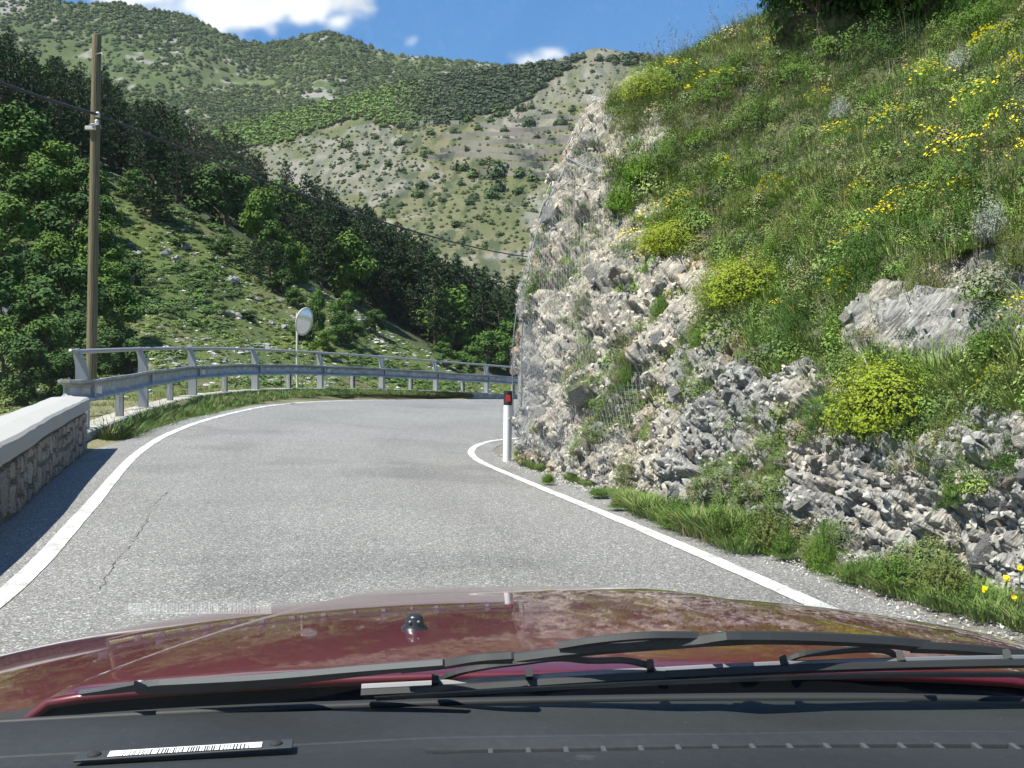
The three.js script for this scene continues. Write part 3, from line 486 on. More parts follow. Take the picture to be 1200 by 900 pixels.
// ------------------------------------------------------------------ roadside delineator post
{
  const p = groundAt(594.5, 541, 0.0), t = thing('delineator_post', 'slim white delineator post with black head and red reflector', 'delineator', p);
  const sh = new THREE.Shape(); sh.moveTo(-0.058, -0.03); sh.quadraticCurveTo(0, 0.055, 0.058, -0.03); sh.quadraticCurveTo(0, -0.015, -0.058, -0.03);
  const ex = (y0, y1) => { const g = new THREE.ExtrudeGeometry(sh, { depth: y1 - y0, bevelEnabled: false, curveSegments: 8 }); g.rotateX(-Math.PI / 2); g.rotateY(Math.PI); g.translate(0, y0, 0); return g; };
  part('post_body', ex(-0.1, 0.77), M([0.80, 0.80, 0.78], 0.45), t);
  part('black_head', ex(0.771, 0.965), M([0.02, 0.02, 0.02], 0.5), t);
  const r = part('reflector', new RoundedBoxGeometry(0.062, 0.085, 0.012, 2, 0.005), new THREE.MeshPhysicalMaterial({ color: rgb(0.55, 0.015, 0.02), roughness: 0.15, clearcoat: 1 }), t); r.position.set(0, 0.865, 0.032);
  t.rotation.y = 0.05; t.rotation.z = -0.012;
}
// ------------------------------------------------------------------ plants: shapes
function blade(b, x, z, h, w, az, lean, seg = 2) {
  const dx = Math.cos(az), dz = Math.sin(az), sx = -dz, sz = dx; let prev = null;
  for (let k = 0; k <= seg; k++) { const t = k / seg, o = lean * t * t * h, y = h * t * (1 - 0.18 * lean * t), ww = w * (1 - t * 0.85); const a = b.v(x + dx * o + sx * ww, y, z + dz * o + sz * ww); const c = k < seg ? b.v(x + dx * o - sx * ww, y, z + dz * o - sz * ww) : a; if (prev) { if (c === a) b.tri(prev[0], prev[1], a); else b.quad(prev[0], prev[1], c, a); } prev = [a, c]; }
}
function tuftGeo(seed, n, h, spread, w, lean) { const r = rng(seed), b = new Buf(); for (let k = 0; k < n; k++) { const a = r() * 6.283, d = Math.sqrt(r()) * spread; blade(b, Math.cos(a) * d, Math.sin(a) * d, h * (0.45 + 0.6 * r()), w * (0.7 + 0.6 * r()), a + (r() - 0.5) * 1.6, lean * (0.3 + r())); } return b.geo(); }
function leafQuad(b, p, n, s, r, long = 1.5) {                   // a small folded leaf
  const t = new THREE.Vector3(r() - 0.5, r() - 0.5, r() - 0.5).cross(n).normalize(), u = n.clone().cross(t).normalize(); const w = s * 0.5, l = s * long * 0.5;
  const a = b.pv(p.clone().addScaledVector(t, -l)), c = b.pv(p.clone().addScaledVector(u, w).addScaledVector(n, s * 0.12)), d = b.pv(p.clone().addScaledVector(t, l)), e = b.pv(p.clone().addScaledVector(u, -w).addScaledVector(n, s * 0.12)); b.tri(a, c, d); b.tri(a, d, e);
}
function lumpy(seed, dir, k = 2.2, amp = 0.3) { return 1 + amp * fbm(dir.x * k + seed * 3.7, dir.y * k + seed, dir.z * k, 3) * 2; }
function cushionGeo(seed, n, leaf, { flat = 0.8, fill = 0.55, amp = 0.35, long = 1.6, k = 2.2, up = 0.4 } = {}) {   // leaves through a domed lumpy volume of radius 1
  const r = rng(seed), b = new Buf();
  for (let i = 0; i < n; i++) { const z = r() * 1.42 - 0.42, a = r() * 6.283, q = Math.sqrt(Math.max(0, 1 - z * z)), d = new THREE.Vector3(Math.cos(a) * q, z, Math.sin(a) * q), R = lumpy(seed, d, k, amp) * (1 - fill * r() * r()); const p = new THREE.Vector3(d.x * R, d.y * R * flat * (d.y < 0 ? 0.75 : 1) + 0.12, d.z * R); const nrm = d.clone().add(new THREE.Vector3(r() - 0.5, r() - 0.5 + up, r() - 0.5).multiplyScalar(1.1)).normalize(); leafQuad(b, p, nrm, leaf * (0.6 + 0.8 * r()), r, long); }
  return b.geo();
}
function spikyGeo(seed, n, h, spread) {                          // bush of thin upright leafy shoots (broom, spurge), height about 1
  const r = rng(seed), b = new Buf();
  for (let i = 0; i < n * 1.4; i++) {
    const a = r() * 6.283, q = Math.pow(r(), 0.6), tilt = q * spread, L = h * (0.6 + 0.45 * r()) * (1 - 0.25 * q), dir = new THREE.Vector3(Math.cos(a) * Math.sin(tilt), Math.cos(tilt), Math.sin(a) * Math.sin(tilt)), o = new THREE.Vector3(Math.cos(a) * q * 0.16, 0, Math.sin(a) * q * 0.16);
    for (let k = 0; k < 8; k++) { const t = 0.35 + 0.65 * k / 8, p = o.clone().addScaledVector(dir, L * t); const n2 = dir.clone().add(new THREE.Vector3(r() - 0.5, r() - 0.3, r() - 0.5).multiplyScalar(1.6)).normalize(); leafQuad(b, p, n2, 0.038 * (0.7 + 0.7 * r()), r, 2.2); }
  }
  return b.geo();
}
function flowersGeo(seed, pts, s) { const r = rng(seed), b = new Buf(); for (const p of pts) { const n = new THREE.Vector3(r() - 0.5, 0.75 + r(), r() - 0.1).normalize(), t = new THREE.Vector3(1, 0, 0).cross(n).normalize(), u = n.clone().cross(t), c = b.pv(p), ring = [], q = s * (0.7 + 0.5 * r()); for (let k = 0; k < 7; k++) { const a = k / 7 * 6.283, e = q * (k % 2 ? 0.72 : 1); ring.push(b.pv(p.clone().addScaledVector(t, Math.cos(a) * e).addScaledVector(u, Math.sin(a) * e).addScaledVector(n, q * 0.25))); } for (let k = 0; k < 7; k++) b.tri(c, ring[k], ring[(k + 1) % 7]); } return b.geo(); }
function treeGeo(seed, nClump, nLeaf, leaf, { w = 0.34, low = 0.25, cr = 0.17, long = 1.5 } = {}) {    // broadleaf, height 1: trunk with limbs, crown of leaf clumps
  const r = rng(seed), wood = [], b = new Buf(), clumps = [];
  const bend = (r() - 0.5) * 0.12, trunk = []; for (let k = 0; k <= 6; k++) trunk.push(new THREE.Vector3(bend * Math.sin(k / 3), 0.78 * k / 6 - 0.03, (r() - 0.5) * 0.02));
  wood.push(tube(trunk, 0.03, 7, trunk.map((_, k) => lerp(0.034, 0.008, k / 6))));
  for (let i = 0; i < nClump; i++) {
    const y = lerp(low, 0.93, Math.pow(r(), 0.85)), a = i * 2.4 + r() * 0.8, e = Math.sin(Math.PI * clamp((y - low + 0.12) / (1.12 - low), 0.08, 1)), d = w * e * Math.sqrt(0.25 + 0.75 * r()), c = new THREE.Vector3(Math.cos(a) * d, y, Math.sin(a) * d); clumps.push(c);
    if (i % 2 === 0) { const s = trunk[Math.min(5, Math.max(1, Math.floor((y - 0.12) * 7)))]; wood.push(tube([s, s.clone().lerp(c, 0.5).add(new THREE.Vector3(0, 0.02, 0)), c], 0.01, 5, [0.013, 0.009, 0.004])); }
  }
  const per = Math.round(nLeaf / nClump);
  for (const c of clumps) { const R = cr * (0.6 + 0.7 * r()), sd = r() * 50; for (let k = 0; k < per; k++) { const z = r() * 2 - 1, a = r() * 6.283, q = Math.sqrt(1 - z * z), d = new THREE.Vector3(Math.cos(a) * q, z, Math.sin(a) * q), l = R * lumpy(sd, d, 2.5, 0.4) * (0.35 + 0.65 * Math.sqrt(r())); const p = c.clone().add(new THREE.Vector3(d.x * l, d.y * l * 0.75, d.z * l)); leafQuad(b, p, d.clone().add(new THREE.Vector3(r() - 0.5, r(), r() - 0.5)).normalize(), leaf * (0.6 + 0.8 * r()), r, long); } }
  return { wood: mergeGeometries(wood), crown: b.geo() };
}
function pineGeo(seed, { w = 0.2, low = 0.2, levels = 15, top = 0.35 } = {}) {                       // black pine, height 1
  const r = rng(seed), wood = [], b = new Buf(), T = []; const lx = (r() - 0.5) * 0.06; for (let k = 0; k <= 6; k++) T.push(new THREE.Vector3(lx * k / 6, k / 6 * 0.97 - 0.03, 0)); wood.push(tube(T, 0.02, 6, T.map((_, k) => lerp(0.021, 0.003, k / 6))));
  for (let l = 0; l < levels; l++) {
    const t = l / (levels - 1), y = lerp(low, 0.97, Math.pow(t, 0.9)), R = w * Math.pow(1 - t, 0.62) * (t < 0.2 ? lerp(0.72, 1, t / 0.2) : 1) * (0.82 + 0.36 * r()) + 0.018, nb = Math.max(3, Math.round(lerp(7, 3, t)));
    for (let q = 0; q < nb; q++) {
      const a = q / nb * 6.283 + r() * 1.2, len = R * (0.65 + 0.5 * r()), up = lerp(0.02, 0.5, t) + (r() - 0.5) * 0.3, o = new THREE.Vector3(lx * y, y, 0), e = o.clone().add(new THREE.Vector3(Math.cos(a) * len, len * up, Math.sin(a) * len)); if (l % 2 === 0) wood.push(tube([o, e], 0.005, 3, [0.006, 0.002]));
      const nc = Math.max(2, Math.round(len / 0.033)); for (let c = 0; c < nc; c++) { const f = 0.3 + 0.75 * (c + r() * 0.6) / nc, p = o.clone().lerp(e, f).add(new THREE.Vector3((r() - 0.5) * 0.03, (r() - 0.3) * 0.03, (r() - 0.5) * 0.03)); for (let k = 0; k < 7; k++) { const d = new THREE.Vector3(r() - 0.5, r() * 0.9 - 0.1, r() - 0.5).normalize(), s = 0.034 * (0.6 + 0.7 * r()), n = new THREE.Vector3(r() - 0.5, r() - 0.5, r() - 0.5).cross(d).normalize(); const A = b.pv(p.clone().addScaledVector(n, s * 0.22)), B = b.pv(p.clone().addScaledVector(n, -s * 0.22)), C = b.pv(p.clone().addScaledVector(d, s)); b.tri(A, B, C); } }
    }
  }
  return { wood: mergeGeometries(wood), crown: b.geo() };
}
const UPV = new THREE.Vector3(0, 1, 0);
function placed(p, n, scale, yaw, upness = 0.7) { const up = UPV.clone().lerp(n, 1 - upness).normalize(), q = new THREE.Quaternion().setFromUnitVectors(UPV, up).multiply(new THREE.Quaternion().setFromAxisAngle(UPV, yaw)); return new THREE.Matrix4().compose(p, q, typeof scale === 'number' ? new THREE.Vector3(scale, scale, scale) : scale); }

// ------------------------------------------------------------------ loose and bedded stones on the rock
{
  const hull = seed => { const r = rng(seed), pts = []; for (let k = 0; k < 15; k++) { const z = r() * 2 - 1, a = r() * 6.283, q = Math.sqrt(1 - z * z), l = 0.8 + 0.25 * r(); pts.push(new THREE.Vector3(Math.cos(a) * q * l, z * l * 0.72, Math.sin(a) * q * l * 0.85)); } const g = new ConvexGeometry(pts), p = g.attributes.position, uv = new Float32Array(p.count * 2); for (let i = 0; i < p.count; i++) { uv[i * 2] = p.getX(i) * 0.4; uv[i * 2 + 1] = p.getY(i) * 0.4 + p.getZ(i) * 0.2; } g.setAttribute('uv', new THREE.BufferAttribute(uv, 2)); return g; };
  var stoneShapes = []; for (let k = 0; k < 9; k++) stoneShapes.push(hull(200 + k));
  var stoneMats = [[0.54, 0.50, 0.43], [0.46, 0.44, 0.40], [0.36, 0.36, 0.355], [0.58, 0.55, 0.49], [0.42, 0.35, 0.27], [0.30, 0.30, 0.30]].map(c => new THREE.MeshStandardMaterial({ color: rgb(...c), map: texGrain, roughness: 0.95, bumpMap: texGrain, bumpScale: 0.02 }));
  const r = rng(61); let made = 0, tries = 0;
  while (made < 240 && tries++ < 9000) {
    const D = 4.3 + Math.pow(r(), 1.15) * 10.2, t = r() * 0.62, o = bankAt(D, t); if (o.m < 0.6 || (D > 11.5 && r() < 0.35)) continue;
    const s = (0.05 + 0.13 * r() * r()) * (t > 0.5 ? 1.35 : 1) * (D > 11 ? 1.1 : 0.9), m = part('stone', stoneShapes[made % 9], stoneMats[Math.floor(r() * 6)], rockBank);
    m.position.copy(o.p).addScaledVector(o.n, -s * 0.12); m.rotation.set(r() * 6, r() * 6, r() * 6); m.scale.set(s * (0.9 + r() * 0.5), s * (0.7 + r() * 0.4), s); made++;
  }
  const mats = [], cols = [], n = 5200;
  for (let k = 0; k < n; k++) { const D = 4 + Math.pow(r(), 1.1) * 11, t = r() * 0.6, o = bankAt(D, t); if (o.m < 0.5) continue; const s = (0.012 + 0.035 * r() * r() * r() + 0.012 * r()) * (D > 10 ? 1.25 : 1), c = toneRock(o.p, [0, 0, r(), r(), 0]), q = 0.78 + r() * 0.3; mats.push(new THREE.Matrix4().compose(o.p.clone().addScaledVector(o.n, s * 0.05), new THREE.Quaternion().setFromEuler(new THREE.Euler(r() * 6, r() * 6, r() * 6)), new THREE.Vector3(s * (0.8 + r() * 0.6), s * (0.6 + 0.5 * r()), s))); cols.push(rgb(c[0] * q, c[1] * q, c[2] * q)); }
  stuff('rock_rubble', stoneShapes[3], new THREE.MeshStandardMaterial({ color: rgb(1, 1, 1), roughness: 0.95 }), mats, cols, 'small broken stones covering the rock cutting', 'rubble');
  const gm = [], gc = []; // gravel on the strip by the inner line
  for (let k = 0; k < 5200; k++) { const D = 3.5 + r() * 11.5; let best = null; for (let v = 0.1; v <= 0.6; v += 0.01) { const p = innerC.getPoint(v); if (!best || Math.abs(-p.z - D) < Math.abs(-best.z - D)) best = p; } const f = Math.pow(r(), 0.8), x = lerp(best.x + 0.24, footX(D) + 0.1, f), s = 0.006 + 0.02 * r() * r() * r() * (0.4 + f) + 0.004 * r(), w = 0.32 + 0.3 * r(); gm.push(new THREE.Matrix4().compose(V(x, 0.004 + 0.07 * f * f, D), new THREE.Quaternion().setFromEuler(new THREE.Euler(r() * 6, r() * 6, r() * 6)), new THREE.Vector3(s, s * 0.7, s * 0.9))); gc.push(rgb(w, w * 0.97, w * 0.9)); }
  stuff('roadside_gravel', stoneShapes[5], new THREE.MeshStandardMaterial({ color: rgb(1, 1, 1), roughness: 0.95 }), gm, gc, 'pale gravel washed along the foot of the rock', 'gravel');
}
// ------------------------------------------------------------------ grass on the bank, the verge and the crest
const tufts = [tuftGeo(1, 30, 0.14, 0.10, 0.0036, 0.9), tuftGeo(2, 20, 0.23, 0.08, 0.003, 0.7), tuftGeo(3, 36, 0.085, 0.13, 0.004, 1.0)];
const herb = cushionGeo(12, 420, 0.085, { flat: 0.75, fill: 0.8, amp: 0.5, up: 0.7 });
const leafWhite = M([1, 1, 1], 0.8);
{
  const r = rng(101), m = [[], [], [], []], c = [[], [], [], []];
  const put = (D, t, boost = 1) => {
    const o = bankAt(D, t, false); if (o.m > 0.55 + 0.3 * r()) { if (r() > 0.05) return; }
    const k = r() < 0.28 ? 0 : r() < 0.28 ? 1 : r() < 0.46 ? 2 : 3, wet = fbm(o.p.x * 0.7 + 3, o.p.y * 0.7, o.p.z * 0.7, 3), dry = r() < 0.05 + 0.16 * Math.max(0, -wet), s = (0.7 + 0.7 * r()) * boost; 
    const v = 0.65 + 0.7 * r(), kind = r(), col = dry ? [0.27 * v, 0.24 * v, 0.12 * v] : k === 3 ? (kind < 0.4 ? [0.135 * v, 0.225 * v, 0.035 * v] : kind < 0.65 ? [0.17 * v, 0.235 * v, 0.045 * v] : kind < 0.95 ? [0.06 * v, 0.105 * v, 0.025 * v] : [0.19 * v, 0.22 * v, 0.14 * v]) : mixc([0.225 * v, 0.285 * v, 0.06 * v], [0.145 * v, 0.25 * v, 0.038 * v], 0.5 + wet * 1.5);
    const p = o.p; p.y -= 0.015; m[k].push(placed(p, o.n, k === 3 ? s * (0.05 + 0.12 * r() * r()) * 1.2 : s, r() * 6.28, 0.75)); c[k].push(rgb(...col));
  };
  for (let k = 0; k < 56000; k++) { const D = 3.6 + r() * 14.5, b = Math.pow(r(), 1.15), t = 0.30 + 0.70 * b; put(D, t, t < TR ? 0.7 : 1); }
  for (let k = 0; k < 9000; k++) { // plants rooted in pockets of the rock
    const D = 4.4 + r() * 9.4, t = 0.03 + r() * 0.5, q = bankBase(D, t), patch = fbm(q.x * 1.6 + 50, q.y * 1.6, q.z * 1.2, 3); if (patch < lerp(0.19, 0.24, smooth(9.5, 12, D))) continue;
    const o = bankAt(D, t), v = 0.65 + 0.6 * r(), g = r() < 0.45 ? 3 : r() < 0.5 ? 0 : 2, dry = r() < 0.22; m[g].push(placed(o.p.addScaledVector(o.n, -0.02), o.n, g === 3 ? 0.04 + 0.09 * r() * r() : 0.5 + 0.4 * r(), r() * 6.28, 0.6)); c[g].push(dry ? rgb(0.26 * v, 0.22 * v, 0.12 * v) : rgb(0.125 * v, 0.19 * v, 0.04 * v));
  }
  ['grass', 'tall_grass', 'short_grass', 'low_herbs'].forEach((n, k) => stuff(`bank_${n}`, k < 3 ? tufts[k] : herb, leafWhite, m[k], c[k], ['mid-length grass growing all over the bank above the rock', 'long thin grass standing up among the bank plants', 'short thick turf between the bank plants', 'small leafy herbs mixed into the bank grass'][k], 'grass'));
}
{ // dry seeding stalks along the crest and here and there on the bank
  const r = rng(111), b = new Buf(); for (let k = 0; k < 5; k++) { const a = r() * 6.28; blade(b, Math.cos(a) * 0.05, Math.sin(a) * 0.05, 0.5 + 0.25 * r(), 0.0025, a, 0.25, 3); const h = 0.42 + 0.2 * r(); for (let q = 0; q < 6; q++) leafQuad(b, new THREE.Vector3(Math.cos(a) * 0.07 + (r() - 0.5) * 0.02, h + q * 0.022, Math.sin(a) * 0.07 + (r() - 0.5) * 0.02), new THREE.Vector3(r() - 0.5, 0.3, r() - 0.5).normalize(), 0.014, r, 2); }
  const g = b.geo(), m = [], c = []; for (let k = 0; k < 560; k++) { const D = k < 230 ? 13.6 + r() * 2.2 : 7 + r() * 8, t = 0.52 + 0.34 * r(), o = bankAt(D, t, false); const v = 0.7 + r() * 0.6; m.push(placed(o.p, o.n, (D > 13.4 ? 0.4 : 0.6) + 0.5 * r() * r(), r() * 6.28, 0.95)); c.push(rgb(0.24 * v, 0.19 * v, 0.10 * v)); }
  stuff('seeding_grass', g, leafWhite, m, c, 'dry seed stalks standing along the top of the bank', 'grass');
}
// ------------------------------------------------------------------ shrubs and flowers on the bank, each a plant of its own
const spurge = [spikyGeo(21, 300, 0.95, 1.15), spikyGeo(22, 300, 0.95, 1.25)], cushion = [cushionGeo(31, 4000, 0.038, { amp: 0.6, k: 2.8 }), cushionGeo(32, 4000, 0.036, { amp: 0.75, k: 2.4 }), cushionGeo(33, 4200, 0.034, { amp: 0.35, fill: 0.35, k: 3 })];
const lobes = [[0, 0, 0, 0.62], [0.48, 0, 0.12, 0.5], [-0.4, 0, 0.3, 0.46], [-0.12, 0, -0.48, 0.5], [0.3, 0, -0.42, 0.36], [0.1, 0.1, 0.55, 0.34]];
const limeGeo = [33, 36].map(sd => mergeGeometries(lobes.map(([x, y, z, s], k) => { const g = cushionGeo(sd + k * 7, Math.round(3600 * s), 0.042, { amp: 0.8, fill: 0.5, k: 3, flat: 1.15 }); g.scale(s, s * 1.25, s); g.rotateY(sd); g.translate(x, y, z); return g; })));
const stemsGeo = (() => { const r = rng(41), a = []; for (let k = 0; k < 9; k++) { const q = r() * 6.28, t = 0.3 + 0.5 * r(); a.push(tube([new THREE.Vector3(0, -0.08, 0), new THREE.Vector3(Math.cos(q) * t * 0.6, 0.55, Math.sin(q) * t * 0.6)], 0.02, 4, [0.026, 0.01])); } return mergeGeometries(a); })();
const bloomGeo = [51, 52, 53].map(sd => { const r = rng(sd), pts = []; for (let k = 0; k < 95; k++) { const a = r() * 6.28, q = Math.sqrt(r()), h = Math.sqrt(Math.max(0, 1 - q * q)) * 0.75; if (fbm(Math.cos(a) * q * 2, sd, Math.sin(a) * q * 2, 2) < -0.12) continue; pts.push(new THREE.Vector3(Math.cos(a) * q * 1.25, h + 0.1 + 0.2 * r(), Math.sin(a) * q * 1.25)); } return flowersGeo(sd, pts, 0.06); });
const budGeo = [54, 55].map(sd => { const r = rng(sd), pts = []; for (let k = 0; k < 560; k++) { const [x, y, z, s] = lobes[k % 6], a = r() * 6.28, q = Math.pow(r(), 0.55), d = new THREE.Vector3(Math.cos(a) * q, Math.sqrt(Math.max(0, 1 - q * q)), Math.sin(a) * q), R = s * lumpy(sd + k % 6, d, 3, 0.6) * (0.85 + 0.25 * r()); if (fbm(d.x * 3 + k % 6, d.y * 3, d.z * 3 + sd, 2) < -0.1) continue; pts.push(new THREE.Vector3(x + d.x * R, y + d.y * R * 1.35, z + d.z * R)); } return flowersGeo(sd, pts, 0.028); });
const mStem = M([0.16, 0.12, 0.07], 1), mFlower = leafMat([0.90, 0.74, 0.02]), mBud = leafMat([0.40, 0.44, 0.035]);
const leafTones = { lime: leafMat([0.29, 0.36, 0.03]), mid: leafMat([0.105, 0.19, 0.028]), dark: leafMat([0.055, 0.12, 0.018]), olive: leafMat([0.15, 0.185, 0.045]), fresh: leafMat([0.145, 0.26, 0.03]), silver: leafMat([0.36, 0.39, 0.33]) };
function bankPlant(px, py, wpx, hpx, kind, name, label, category, group) {
  const h = bankHit(px, py); if (!h) return null; const o = bankAt(h.D, h.t, false), sc = h.D / F, W = wpx * sc / 2, sink = W * 0.22 * (1 - o.n.y * 0.5), H = hpx * sc + sink, r = rng(Math.floor(px * 7 + py * 13));
  const t = thing(name, label, category, o.p.clone().addScaledVector(o.n, -0.03).add(new THREE.Vector3(0, -sink, 0)), group); t.rotation.y = r() * 6.28; t.rotation.z = clamp(-o.n.x, -1, 1) * -0.18;
  const S = (m, y = H) => { m.scale.set(W, y, W); return m; };
  S(part('stems', stemsGeo, mStem, t));
  if (kind === 'lime') { S(part('foliage', spurge[Math.floor(r() * 2)], leafTones.olive, t)); S(part('leaves', limeGeo[Math.floor(r() * 2)], leafTones.lime, t), H * 0.95); S(part('leaves', cushion[2], leafTones.lime, t), H * 0.96); S(part('buds', budGeo[Math.floor(r() * 2)], mBud, t), H * 1.06).userData.kind = 'stuff'; }
  else if (kind === 'flower') { S(part('foliage', cushion[Math.floor(r() * 2)], leafTones[r() < 0.5 ? 'mid' : 'fresh'], t), H * 0.9); const q = S(part('flowers', bloomGeo[Math.floor(r() * 3)], mFlower, t), H * 1.15); q.userData.kind = 'stuff'; }
  else if (kind === 'silver') { S(part('foliage', spurge[Math.floor(r() * 2)], leafTones.silver, t), H * 1.1); }
  else { S(part('foliage', kind === 'fresh' ? spurge[Math.floor(r() * 2)] : kind === 'olive' ? limeGeo[Math.floor(r() * 2)] : cushion[Math.floor(r() * 2)], leafTones[kind], t)); if (kind === 'mid') S(part('shoots', spurge[Math.floor(r() * 2)], leafTones.mid, t), H * 1.05); }
  return t;
}
// px, py of the foot's middle, width and height in the photograph
for (const [x, y, w, h, l] of [[877, 342, 122, 46, 'broad lime-green spurge cushion in bloom above the netted rock'], [1042, 478, 150, 66, 'large lime-green spurge cushion in bloom above the bedded stones'], [785, 285, 84, 34, 'smaller lime-green spurge cushion beside the small yellow flowers'], [760, 110, 75, 30, 'yellow-topped spurge cushion at the corner of the crest']])
  bankPlant(x, y, w, h, 'lime', 'spurge_bush', l, 'bush');
const flowerLabel = 'wild plant dotted with bright yellow flowers on the bank';
for (const [x, y, w, h] of [[735, 95, 40, 26], [790, 100, 60, 28], [840, 112, 65, 28], [905, 238, 32, 34], [770, 262, 40, 26], [800, 252, 44, 26], [735, 300, 38, 30], [765, 312, 44, 26], [850, 205, 30, 20], [1050, 160, 64, 34], [1085, 190, 60, 40], [1120, 205, 70, 45], [1065, 250, 60, 34], [1100, 100, 60, 26], [1165, 60, 50, 30], [1185, 100, 46, 34], [1150, 130, 60, 36], [1180, 160, 50, 40], [1195, 205, 46, 40], [980, 165, 40, 22], [1000, 295, 50, 30], [1035, 270, 50, 30], [1190, 385, 40, 40], [1165, 465, 44, 34], [985, 350, 46, 34], [915, 365, 30, 18], [835, 340, 26, 26], [1080, 90, 44, 20], [905, 65, 34, 20], [1130, 235, 50, 30], [1010, 235, 40, 24], [960, 120, 36, 16]])
  bankPlant(x, y, w, h, 'flower', 'yellow_wildflower', flowerLabel, 'wildflower', 'yellow wildflowers on the bank');
for (const [x, y, w, h, k] of [[750, 215, 70, 55, 'fresh'], [728, 245, 62, 45, 'fresh'], [780, 190, 50, 40, 'mid'], [740, 150, 50, 36, 'olive'], [820, 170, 54, 30, 'fresh'], [870, 250, 60, 34, 'olive'], [925, 290, 60, 40, 'olive'], [960, 260, 50, 34, 'mid'], [820, 385, 40, 50, 'olive'], [775, 370, 34, 30, 'mid'], [945, 370, 60, 50, 'dark'], [925, 405, 50, 46, 'dark'], [975, 400, 50, 50, 'fresh'], [905, 300, 40, 28, 'mid'], [1000, 330, 70, 60, 'dark'], [1085, 335, 70, 50, 'olive'], [1110, 290, 80, 60, 'dark'], [1140, 225, 76, 56, 'dark'], [1160, 420, 70, 60, 'mid'], [1120, 520, 80, 50, 'olive'], [885, 500, 50, 40, 'olive'], [960, 500, 60, 40, 'dark'], [1000, 505, 60, 40, 'mid'], [1120, 580, 50, 36, 'mid'], [1185, 540, 60, 40, 'dark'], [905, 555, 44, 36, 'olive'], [625, 360, 30, 44, 'mid'], [685, 365, 36, 34, 'olive'], [815, 415, 40, 46, 'mid'], [735, 450, 26, 34, 'mid'], [732, 560, 40, 36, 'olive'], [668, 528, 24, 24, 'fresh'], [860, 90, 60, 34, 'mid'], [930, 90, 70, 34, 'mid'], [985, 60, 80, 40, 'mid'], [1040, 60, 80, 40, 'dark'], [1150, 30, 80, 40, 'mid'], [1030, 120, 60, 30, 'fresh'], [890, 140, 60, 30, 'mid'], [720, 120, 34, 30, 'olive'], [1190, 300, 60, 50, 'olive'], [1155, 340, 60, 40, 'olive'], [865, 450, 44, 34, 'olive'], [765, 285, 40, 30, 'fresh']])
  bankPlant(x, y, w, h, k, 'bank_shrub', { fresh: 'soft bright green shrub with upright shoots on the bank', mid: 'mid-green rounded shrub rooted in the bank', dark: 'dark green leafy shrub rooted in the bank', olive: 'dull olive shrub rooted in the rock and bank' }[k], 'shrub', { fresh: 'soft bright green bank shrubs', mid: 'mid-green bank shrubs', dark: 'dark green bank shrubs', olive: 'dull olive bank shrubs' }[k]);
for (const [x, y, w, h, l] of [[1160, 280, 66, 60, 'silvery grey shrub above the outcrop on the bank'], [985, 140, 40, 34, 'small silvery grey shrub among the grass near the crest'], [1125, 85, 60, 40, 'silvery grey shrub between the yellow flowers high up']])
  bankPlant(x, y, w, h, 'silver', 'silver_shrub', l, 'shrub');
// weeds along the foot of the rock
for (const [x, y, w, h, k] of [[770, 612, 44, 30, 'mid'], [810, 622, 56, 36, 'mid'], [830, 628, 40, 44, 'fresh'], [880, 645, 60, 44, 'fresh'], [930, 655, 50, 60, 'mid'], [985, 668, 60, 66, 'fresh'], [1040, 690, 70, 40, 'dark'], [1105, 700, 70, 60, 'mid'], [1125, 690, 60, 44, 'fresh'], [1180, 712, 60, 40, 'mid'], [715, 592, 40, 22, 'mid'], [641, 563, 34, 26, 'fresh'], [790, 615, 78, 44, 'fresh'], [905, 650, 60, 50, 'mid'], [960, 672, 90, 56, 'mid'], [1010, 678, 60, 40, 'dark'], [860, 640, 50, 30, 'mid'], [1070, 690, 90, 50, 'fresh'], [1150, 705, 90, 50, 'mid'], [835, 610, 50, 34, 'dark'], [690, 580, 40, 18, 'mid'], [1190, 690, 60, 60, 'dark']]) {
  const D = (CAM_H - 0.04) * F / (y - HY), X = (x - 600) / F * D, r = rng(x), t = thing('roadside_weed', { fresh: 'fresh green weed clump at the foot of the rock', mid: 'mid-green weed clump at the foot of the rock', dark: 'dark green weed clump at the foot of the rock' }[k], 'weed', V(Math.max(X, footX(D) - 0.30) + 0.16 * (r() - 0.4), 0.03, D + 0.2 * (r() - 0.5)), { fresh: 'fresh green roadside weeds', mid: 'mid-green roadside weeds', dark: 'dark green roadside weeds' }[k]), sc = D / F; t.rotation.y = r() * 6;
  const a = part('foliage', limeGeo[Math.floor(r() * 2)], leafTones[k], t); { const q = 0.7 + 0.5 * r(); a.scale.set(w * sc / 2 * 0.8 * q, h * sc * (0.2 + 0.6 * r() * r()), w * sc / 2 * 0.7 * q); } const b = part('shoots', spurge[Math.floor(r() * 2)], leafTones[r() < 0.5 ? 'olive' : 'mid'], t); { const q = 0.55 + 0.7 * r(); b.scale.set(w * sc / 2 * q, h * sc * (0.45 + 0.95 * r()), w * sc / 2 * q); } const s = part('stems', stemsGeo, mStem, t); s.scale.copy(b.scale);
}
